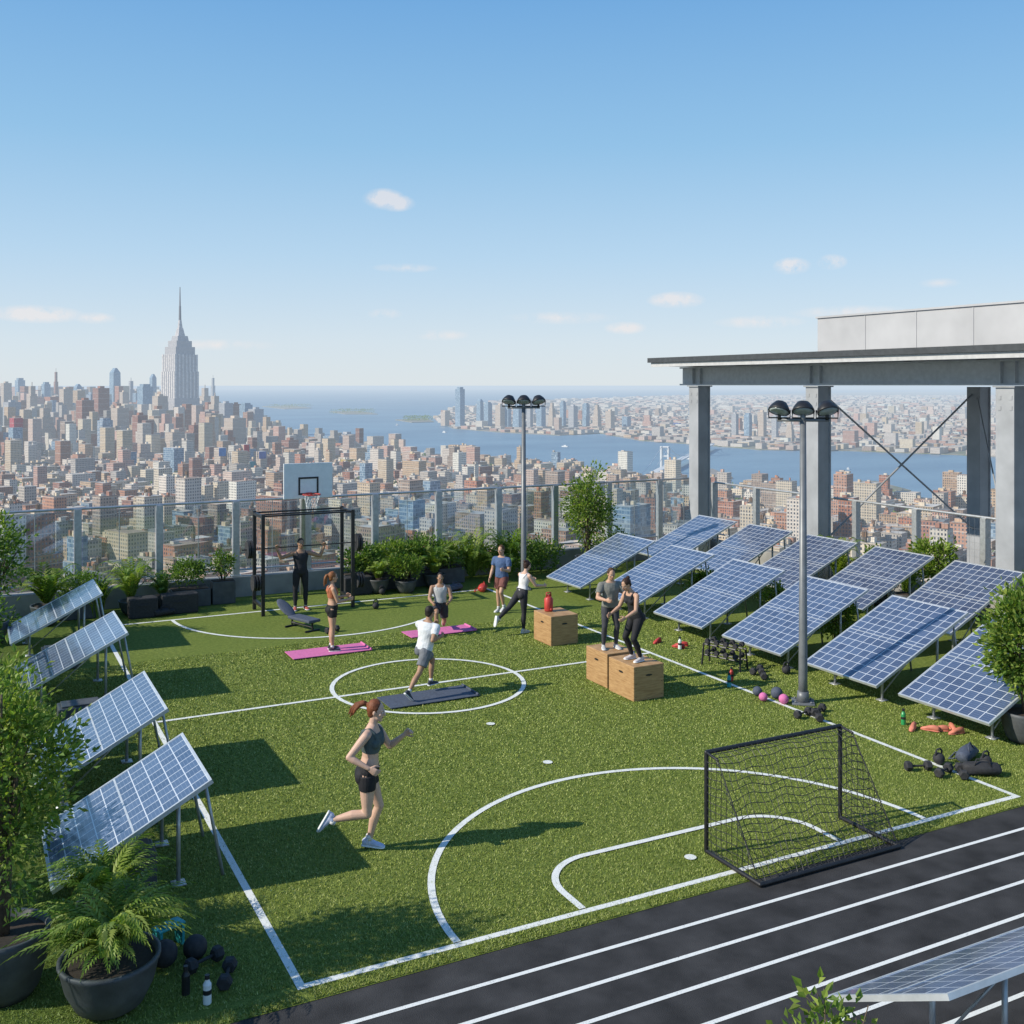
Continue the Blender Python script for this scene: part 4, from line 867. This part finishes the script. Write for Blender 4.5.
def pip(x,y,poly):
    c=False; j=len(poly)-1
    for i in range(len(poly)):
        a,b=poly[i],poly[j]
        if (a[1]>y)!=(b[1]>y) and x<(b[0]-a[0])*(y-a[1])/(b[1]-a[1])+a[0]: c=not c
        j=i
    return c
class Bld:
    def __init__(s): s.v=[];s.f=[];s.uv=[];s.c=[];s.m=[]
    def box(s,cx,cy,w,d,z0,z1,rot,col,rcol,m=0,tw=None,td=None):
        cr,sr=math.cos(rot),math.sin(rot); i=len(s.v); tw=tw if tw is not None else w; td=td if td is not None else d
        for (ww,dd,z) in ((w,d,z0),(tw,td,z1)):
            for sx,sy in ((-1,-1),(1,-1),(1,1),(-1,1)):
                x,y=sx*ww/2,sy*dd/2; s.v.append((cx+x*cr-y*sr,cy+x*sr+y*cr,z))
        off=R.uniform(0,500)//2.8*2.8; h=z1-z0
        for k,(a,b,l) in enumerate(((0,1,w),(1,2,d),(2,3,w),(3,0,d))):
            s.f.append((i+a,i+b,i+4+b,i+4+a)); l=max(2.8,round(l/2.8)*2.8); s.uv+=[(off,0),(off+l,0),(off+l,h),(off,h)]; s.c+=[(*col,1)]*4; s.m.append(m); off+=l
        s.f.append((i+4,i+5,i+6,i+7)); s.uv+=[(0,0)]*4; s.c+=[(*rcol,1)]*4; s.m.append(2)
    def make(s,name): return mesh_np(name,s.v,s.f,[M['wall'],M['gwall'],M['roof']],uv=s.uv,col=s.c,mi=s.m)
PAL=[(.40,.18,.12),(.45,.23,.15),(.54,.39,.26),(.60,.48,.34),(.62,.54,.43),(.42,.39,.36),(.68,.63,.55),(.33,.17,.13),(.52,.36,.25),(.45,.26,.19),(.58,.52,.46),(.36,.28,.23),(.64,.55,.42),(.55,.44,.32)]
PALW=[(.66,.58,.51),(.60,.46,.39),(.72,.67,.60),(.54,.34,.28),(.48,.44,.41),(.60,.53,.47)]
ROOF=[(.22,.22,.22),(.34,.33,.31),(.46,.44,.41),(.16,.16,.16),(.36,.27,.22),(.56,.54,.51),(.50,.44,.38)]
ACC=[(.05,.2,.5),(.5,.06,.08),(.05,.3,.35),(.6,.4,.05),(.1,.15,.4)]
def building(B,x,y,w,d,h,rot,pal,detail):
    col=R.choice(pal); k=R.uniform(.8,1.15); col=tuple(min(.75,c*k) for c in col); rc=R.choice(ROOF); m=0
    q=R.random()
    if q<.05 and h>30: m=1; col=(.30,.38,.45)
    elif q>.996: col=R.choice(ACC)
    z0=-H+2; zt=z0+h
    if h>45 and R.random()<.5:
        z1=z0+h*R.uniform(.5,.75); B.box(x,y,w,d,z0,z1,rot,col,rc,m); B.box(x+R.uniform(-1,1)*w*.1,y,w*.72,d*.72,z1,zt,rot,col,rc,m); w*=.72;d*=.72
    else:
        B.box(x,y,w,d,z0,zt,rot,col,rc,m)
        if detail>1:
            B.box(x,y,w+.8,d+.8,zt+.01,zt+.7,rot,tuple(c*.8 for c in col),tuple(c*.8 for c in col),2)
            B.box(x,y,w-.8,d-.8,zt+.71,zt+.74,rot,rc,rc,2)
    if detail>0:
        cr,sr=math.cos(rot),math.sin(rot)
        for _ in range(R.randint(1,2 if detail<2 else 5)):
            ox,oy=R.uniform(-.36,.36)*w,R.uniform(-.36,.36)*d; s_=R.uniform(1.5,5.5)
            B.box(x+ox*cr-oy*sr,y+ox*sr+oy*cr,s_,s_*R.uniform(.7,1.4),zt+.5,zt+R.uniform(1.8,5.),rot,R.choice(pal),R.choice(ROOF),2)
        if detail>1 and R.random()<.35:   # timber water tank on legs
            ox,oy=R.uniform(-.3,.3)*w,R.uniform(-.3,.3)*d; tx=x+ox*cr-oy*sr; ty=y+ox*sr+oy*cr; tb=(.22,.14,.09)
            for a in (-1,1): B.box(tx+a*1.0*cr,ty+a*1.0*sr,.4,2.2,zt+.7,zt+4.,rot,(.12,.11,.1),(.12,.11,.1),2)
            for rr in (0,math.pi/4): B.box(tx,ty,2.7,2.7,zt+4.,zt+7.2,rot+rr,tb,tb,2); B.box(tx,ty,3.,3.,zt+7.21,zt+8.7,rot+rr,(.16,.12,.1),(.16,.12,.1),2,.2,.2)
    return zt
ROT=math.radians(24)
cr,sr=math.cos(ROT),math.sin(ROT)
B2=Bld(); B1=Bld()
def citygrid(px,py,fmin,fmax,fn,poly,m=.60):
    n=int(fmax*1.2/min(px,py))
    for i in range(-n,n):
        for j in range(-n,n):
            gx,gy=i*px,j*py; x=gx*cr-gy*sr; y=gx*sr+gy*cr
            l=x*CA-y*SA; f=x*SA+y*CA
            if f<fmin or f>=fmax or abs(l)>m*f+40: continue
            if not pip(l,f,poly): continue
            fn(i,j,x,y,l,f)
trees_pts=[]
near_list=[]
def stretch(w,d):
    q=R.random()
    if q<.12: w*=R.uniform(1.5,2.1)
    elif q<.24: d*=R.uniform(1.5,2.1)
    elif q<.45: w*=R.uniform(.55,.8)
    elif q<.6: d*=R.uniform(.55,.8)
    return w,d
def fnear(i,j,x,y,l,f):
    if j%5==0: 
        if R.random()<.4: trees_pts.append((x,y))
        return
    if i%8==0: return
    if R.random()<.06: trees_pts.append((x,y)); trees_pts.append((x+7,y+5)); trees_pts.append((x-6,y+3)); return
    w=R.uniform(16,21.2); d=R.uniform(16,21.2); w,d=stretch(w,d); h=R.choice((13,15,18,20,24,28,34,40))*R.uniform(.85,1.2)
    if R.random()<.06: h=R.uniform(48,75); 
    if f<420: h=min(h,40)
    if f<300: near_list.append((x,y,w,d,min(h,30)))
    else: building(B1,x+R.uniform(-1,1),y+R.uniform(-1,1),w,d,h,ROT,PAL,2)
citygrid(22,22,170,1300,fnear,near)
def fmid(i,j,x,y,l,f):
    if j%5==0 or i%7==0:
        if R.random()<.3: trees_pts.append((x,y))
        return
    u=l/f*1056+512
    if R.random()<.07: trees_pts.append((x,y)); return
    w=R.uniform(15,22.0);d=R.uniform(15,22.0); w,d=stretch(w,d); h=R.choice((10,12,15,18,22,28))*R.uniform(.8,1.25)
    if u>270 and f>1500: h*=.85
    if R.random()<.05: h=R.uniform(35,60)
    if u<290 and f>1700:
        t=min(1,(f-1700)/1500)*max(0,min(1,(290-u)/80)); 
        if R.random()<.26*t: h=R.uniform(50,120)*(.6+.4*t); w=d=22
    building(B2,x+R.uniform(-1,1),y+R.uniform(-1,1),w,d,h,ROT,PAL if R.random()<.7 else PALW,1 if f<2200 else 0)
citygrid(22.5,22.5,1300,3900,fmid,near)
def ffar(i,j,x,y,l,f):
    if j%5==0: return
    u=l/f*1056+512; w=R.uniform(28,46);d=R.uniform(28,46); h=R.uniform(12,36)
    if u<185 and R.random()<.25: h=R.uniform(60,170)
    building(B2,x,y,w,d,h,ROT,PALW if R.random()<.6 else PAL,0)
citygrid(50,50,3900,7000,ffar,near)
B3=Bld()
def fsh(i,j,x,y,l,f):
    if j%6==0: return
    if R.random()<.15: return
    w=R.uniform(18,38);d=R.uniform(18,38); h=R.uniform(6,16)
    if R.random()<.03: h=R.uniform(30,55)
    building(B3,x,y,w,d,h,ROT,PALW if R.random()<.75 else PAL,0)
citygrid(44,44,2400,7000,fsh,far)
citygrid(110,110,7000,16000,lambda i,j,x,y,l,f:(R.random()<.7 and building(B3,x,y,R.uniform(40,90),R.uniform(40,90),R.uniform(8,28),ROT,PALW,0)),far)
B1.make('city_block_buildings'); B2.make('distant_city_buildings'); B3.make('far_shore_buildings')
for (x,y,w,d,h) in near_list[:60]:
    b=Bld(); building(b,x,y,w,d,h,ROT,PAL,2); b.make('apartment_building')
def tower(u,topv,wpx,dist,kind,col,name='skyscraper'):
    l=(u-512)/1056*dist; p=geo(l,dist); w=wpx*dist/1056*.80; top=5.8+(385-topv)*dist/1056; b=Bld(); z0=-H+2; h=top-z0; rc=tuple(c*.7 for c in col); rot=ROT
    if kind==0: b.box(p.x,p.y,w,w*.9,z0,top,rot,col,rc,0); b.box(p.x,p.y,w*.4,w*.4,top,top+6,rot,col,rc,2)
    elif kind==1:
        b.box(p.x,p.y,w,w,z0,z0+h*.55,rot,col,rc,0); b.box(p.x,p.y,w*.78,w*.78,z0+h*.55,z0+h*.8,rot,col,rc,0); b.box(p.x,p.y,w*.5,w*.5,z0+h*.8,top,rot,col,rc,0); b.box(p.x,p.y,w*.06,w*.06,top,top+h*.08,rot,rc,rc,2)
    elif kind==2: b.box(p.x,p.y,w,w*.9,z0,top-h*.05,rot,col,rc,1); b.box(p.x,p.y,w*.7,w*.6,top-h*.05,top,rot,col,rc,1)
    elif kind==3: b.box(p.x,p.y,w,w,z0,top-h*.08,rot,col,rc,1,w*.85,w*.85); b.box(p.x,p.y,w*.85,w*.85,top-h*.08,top,rot,col,rc,1,w*.2,w*.5)
    b.make(name)
G=(.32,.42,.50); Bk=(.32,.15,.11); Tn=(.56,.46,.38); Gy=(.42,.43,.46)
for t in ((6,383,10,4200,0,Tn),(20,378,9,5000,2,G),(32,386,12,3600,1,Tn),(46,382,8,4800,2,G),(56,372,5,5200,1,Bk),(66,389,12,3500,0,Tn),(78,384,9,4400,3,G),(93,392,12,3400,2,Gy),(101,388,15,3300,0,Bk),(115,368,11,4500,3,G),(124,392,8,4000,0,Tn),
  (131,381,8,4900,1,Gy),(145,384,14,3900,2,G),(153,374,7,5000,3,G),(160,396,14,3300,0,Tn),(205,388,12,4300,1,Tn),(215,396,14,3500,1,Tn),(226,403,13,3400,0,Gy),(236,404,9,3700,0,Bk),(246,403,12,3500,2,G),(256,409,14,3400,0,Gy),(213,378,5,6000,1,Gy),(85,400,16,2900,0,Bk),(120,408,16,2800,0,Tn),(45,408,18,2700,1,Tn),(140,415,14,2600,0,Bk),(105,418,14,2400,2,Gy),(12,402,16,3000,0,Gy),(235,418,20,2700,0,Tn),(195,425,22,2500,1,Bk),(175,432,18,2300,0,Tn),(332,436,26,2850,2,G),(347,434,18,2900,0,Gy),(270,432,14,2800,0,Tn),(290,440,16,2600,0,Bk)):
    tower(*t)
for t in ((460,387,9,4300,2,G),(480,399,7,4300,3,G),(488,402,8,4250,2,G),(500,405,9,4200,0,Tn),(508,400,6,4200,2,G),(518,404,10,4100,3,G),(530,400,6,4200,0,Gy),(541,405,9,4100,2,G),(552,403,7,4150,1,Tn),(563,401,6,4200,2,G),(573,406,9,4100,0,Gy),(586,403,7,4150,2,G),(597,405,8,4100,1,Tn),(610,411,9,4000,0,Tn),(445,412,8,4500,0,Tn),(735,414,7,3400,0,Gy),(748,413,8,3350,2,G),(762,412,9,3350,0,Tn),(775,416,7,3300,0,Gy),(790,420,8,3250,1,Tn),(700,418,7,3500,0,Tn)):
    tower(*t)
def empire():
    D=3600; u=180; p=geo((u-512)/1056*D,D); px=D/1056; z0=-H+2; col=(.50,.48,.49); rc=(.40,.40,.43)
    def Z(v): return 5.8+(385-v)*px
    b=Bld(); K=.76
    def bx(w,va,vb,tw=None,m=0,c=col): b.box(p.x,p.y,w*px*K,w*px*K*.85,Z(va),Z(vb),ROT,c,rc,m,None if tw is None else tw*px*K,None if tw is None else tw*px*K*.85)
    b.box(p.x,p.y,44*px*K,44*px*K,z0,Z(415),ROT,col,rc,0)
    bx(38,415,398); bx(36,398,372); bx(34,372,355); bx(29,355,347); bx(23,347,341); bx(17,341,336,15); bx(10,336,328,6,2); bx(5,328,320,3,2); bx(2.6,320,306,2.0,2,(.15,.15,.17)); bx(1.6,306,287,.8,2,(.15,.15,.17))
    cr_,sr_=math.cos(ROT),math.sin(ROT)
    for w,va,vb in ((36,398,372),(34,372,355)):
        ww=w*px*K; dd=ww*.85
        for k in range(7):
            for sg in (-1,1):
                ox=(k/6-.5)*(ww-6); oy=sg*(dd/2+.6); b.box(p.x+ox*cr_-oy*sr_,p.y+ox*sr_+oy*cr_,5.2,1.6,Z(va),Z(vb)+1.5,ROT,(.64,.61,.60),rc,2)
                oy=(k/6-.5)*(dd-6); ox=sg*(ww/2+.6); b.box(p.x+ox*cr_-oy*sr_,p.y+ox*sr_+oy*cr_,1.6,5.2,Z(va),Z(vb)+1.5,ROT,(.64,.61,.60),rc,2)
    b.make('art_deco_skyscraper')
empire()
for (u,v,wp,hp,c) in ((222,452,7,8,0),(238,459,10,7,1),(252,466,6,9,2),(231,470,8,6,3),(262,455,7,7,4),(246,448,5,7,1),(400,478,8,5,0)):
    D=2000; p=geo((u-512)/1056*D,D); s=D/1056; z=5.8-(v-385)*s
    bb=Bld(); bb.box(p.x,p.y+12,wp*s*1.2,20,-H+2,z+hp*s*.5,ROT,Tn,Gy,0); bb.box(p.x,p.y-4,wp*s,1,z-hp*s/2,z+hp*s/2,ROT-.4,ACC[c],ACC[c],2); bb.make('billboard_building')
bm=bmesh.new()
for (l,f,w,ln) in ((760,1700,28,150),(640,1790,24,130),(400,2050,25,150),(130,2330,25,150),(-330,2900,30,180),(930,1620,34,110)):
    c=[geo(l+a*w,f+b*ln,0) for a,b in ((-.5,-.5),(.5,-.5),(.5,.8),(-.5,.8))]; vs=[bm.verts.new((p.x,p.y,z)) for z in(-H-3,-H+4) for p in c]
    for q in ((4,5,6,7),(0,1,5,4),(1,2,6,5),(2,3,7,6),(3,0,4,7)): bm.faces.new([vs[k] for k in q])
obj_bm(bm,'piers',M['land'])
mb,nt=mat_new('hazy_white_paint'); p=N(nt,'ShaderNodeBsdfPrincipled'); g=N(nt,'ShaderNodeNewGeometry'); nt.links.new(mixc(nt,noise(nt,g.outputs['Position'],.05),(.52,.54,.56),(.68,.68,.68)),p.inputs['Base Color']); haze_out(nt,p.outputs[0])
def boat(l,f,s):
    p=geo(l,f,-H); b=bmesh.new(); a=R.uniform(0,3); B=(V((math.cos(a),math.sin(a),0)),V((-math.sin(a),math.cos(a),0)),V((0,0,1)))
    for (t0,t1,w_,z0,z1) in ((-1,1,.22,0,.22),(-.5,.3,.16,.221,.45)):
        q=[(t0,-w_),(t1*.7,-w_),(t1,0),(t1*.7,w_),(t0,w_)]; lo=[b.verts.new(p+B[0]*x*s+B[1]*y*s+B[2]*z0*s) for x,y in q]; hi=[b.verts.new(p+B[0]*x*s+B[1]*y*s+B[2]*z1*s) for x,y in q]
        b.faces.new(hi); b.faces.new(lo[::-1])
        for i in range(5): b.faces.new((lo[i],lo[(i+1)%5],hi[(i+1)%5],hi[i]))
    obj_bm(b,'ferry_boat',mb)
for q in ((-250,3900,14),(150,3000,12),(420,2500,10),(-500,4600,16),(700,2200,9)): boat(*q)
def bridge():
    b=bmesh.new(); p0=uvp(640,484); p1=uvp(712,447); a=geo(p0[0],p0[1],-H+15); c=geo(p1[0],p1[1],-H+15); d=(c-a); s=V((-d.y,d.x,0)).normalized()*7
    vs=[b.verts.new(p) for p in (a-s,a+s,c+s,c-s)]; v2=[b.verts.new(v.co+V((0,0,-3))) for v in vs]
    b.faces.new(vs); b.faces.new(v2[::-1]); 
    for i in range(4): b.faces.new((vs[i],vs[(i+1)%4],v2[(i+1)%4],v2[i]))
    for t in (.25,.75):
        for sg in (-1,1): p=a+d*t+s*sg; tube(b,[(p.x,p.y,-H),(p.x,p.y,-H+55)],3.2,6)
        p=a+d*t
        for zz in (20,38): tube(b,[p-s+V((0,0,zz)),p+s+V((0,0,zz))],2.2,6)
    for sg in (-1,1):
        pts=[]
        for k in range(25):
            t=k/24; 
            if t<.25: z=1+38*(t/.25)**1.7
            elif t<.75: z=5+34*((t-.5)/.25)**2
            else: z=1+38*((1-t)/.25)**1.7
            pts.append(a+d*t+s*sg+V((0,0,z)))
        tube(b,pts,.7,4)
    obj_bm(b,'suspension_bridge',mb)
bridge()
P=[];D=[]
for (x,y) in trees_pts[:2600]:
    r=R.uniform(3.5,6.5); n=36; q=NR.normal(size=(n,3)); q/=np.linalg.norm(q,axis=1,keepdims=True); P.append(np.array([x,y,-H+9+R.uniform(0,4)])+q*r*NR.uniform(.6,1,(n,1))); D.append(q+NR.normal(size=(n,3))*.6)
for p in isl:
    for _ in range(60):
        c=np.array(p).mean(0); l=c[0]+R.uniform(-.3,.3)*(max(a[0] for a in p)-min(a[0] for a in p)); f=c[1]+R.uniform(-.2,.2)*(max(a[1] for a in p)-min(a[1] for a in p)); g=geo(l,f)
        n=20;q=NR.normal(size=(n,3)); q/=np.linalg.norm(q,axis=1,keepdims=True); P.append(np.array([g.x,g.y,-H+10])+q*14); D.append(q)
P=np.concatenate(P);D=np.concatenate(D); v,f,c=leaf_cloud(P,D,4.2,1.9); mesh_np('street_trees',v,f,[M['leafh']],col=c)
for m in bpy.data.materials:
    m.cycles.emission_sampling='NONE'
print('done')
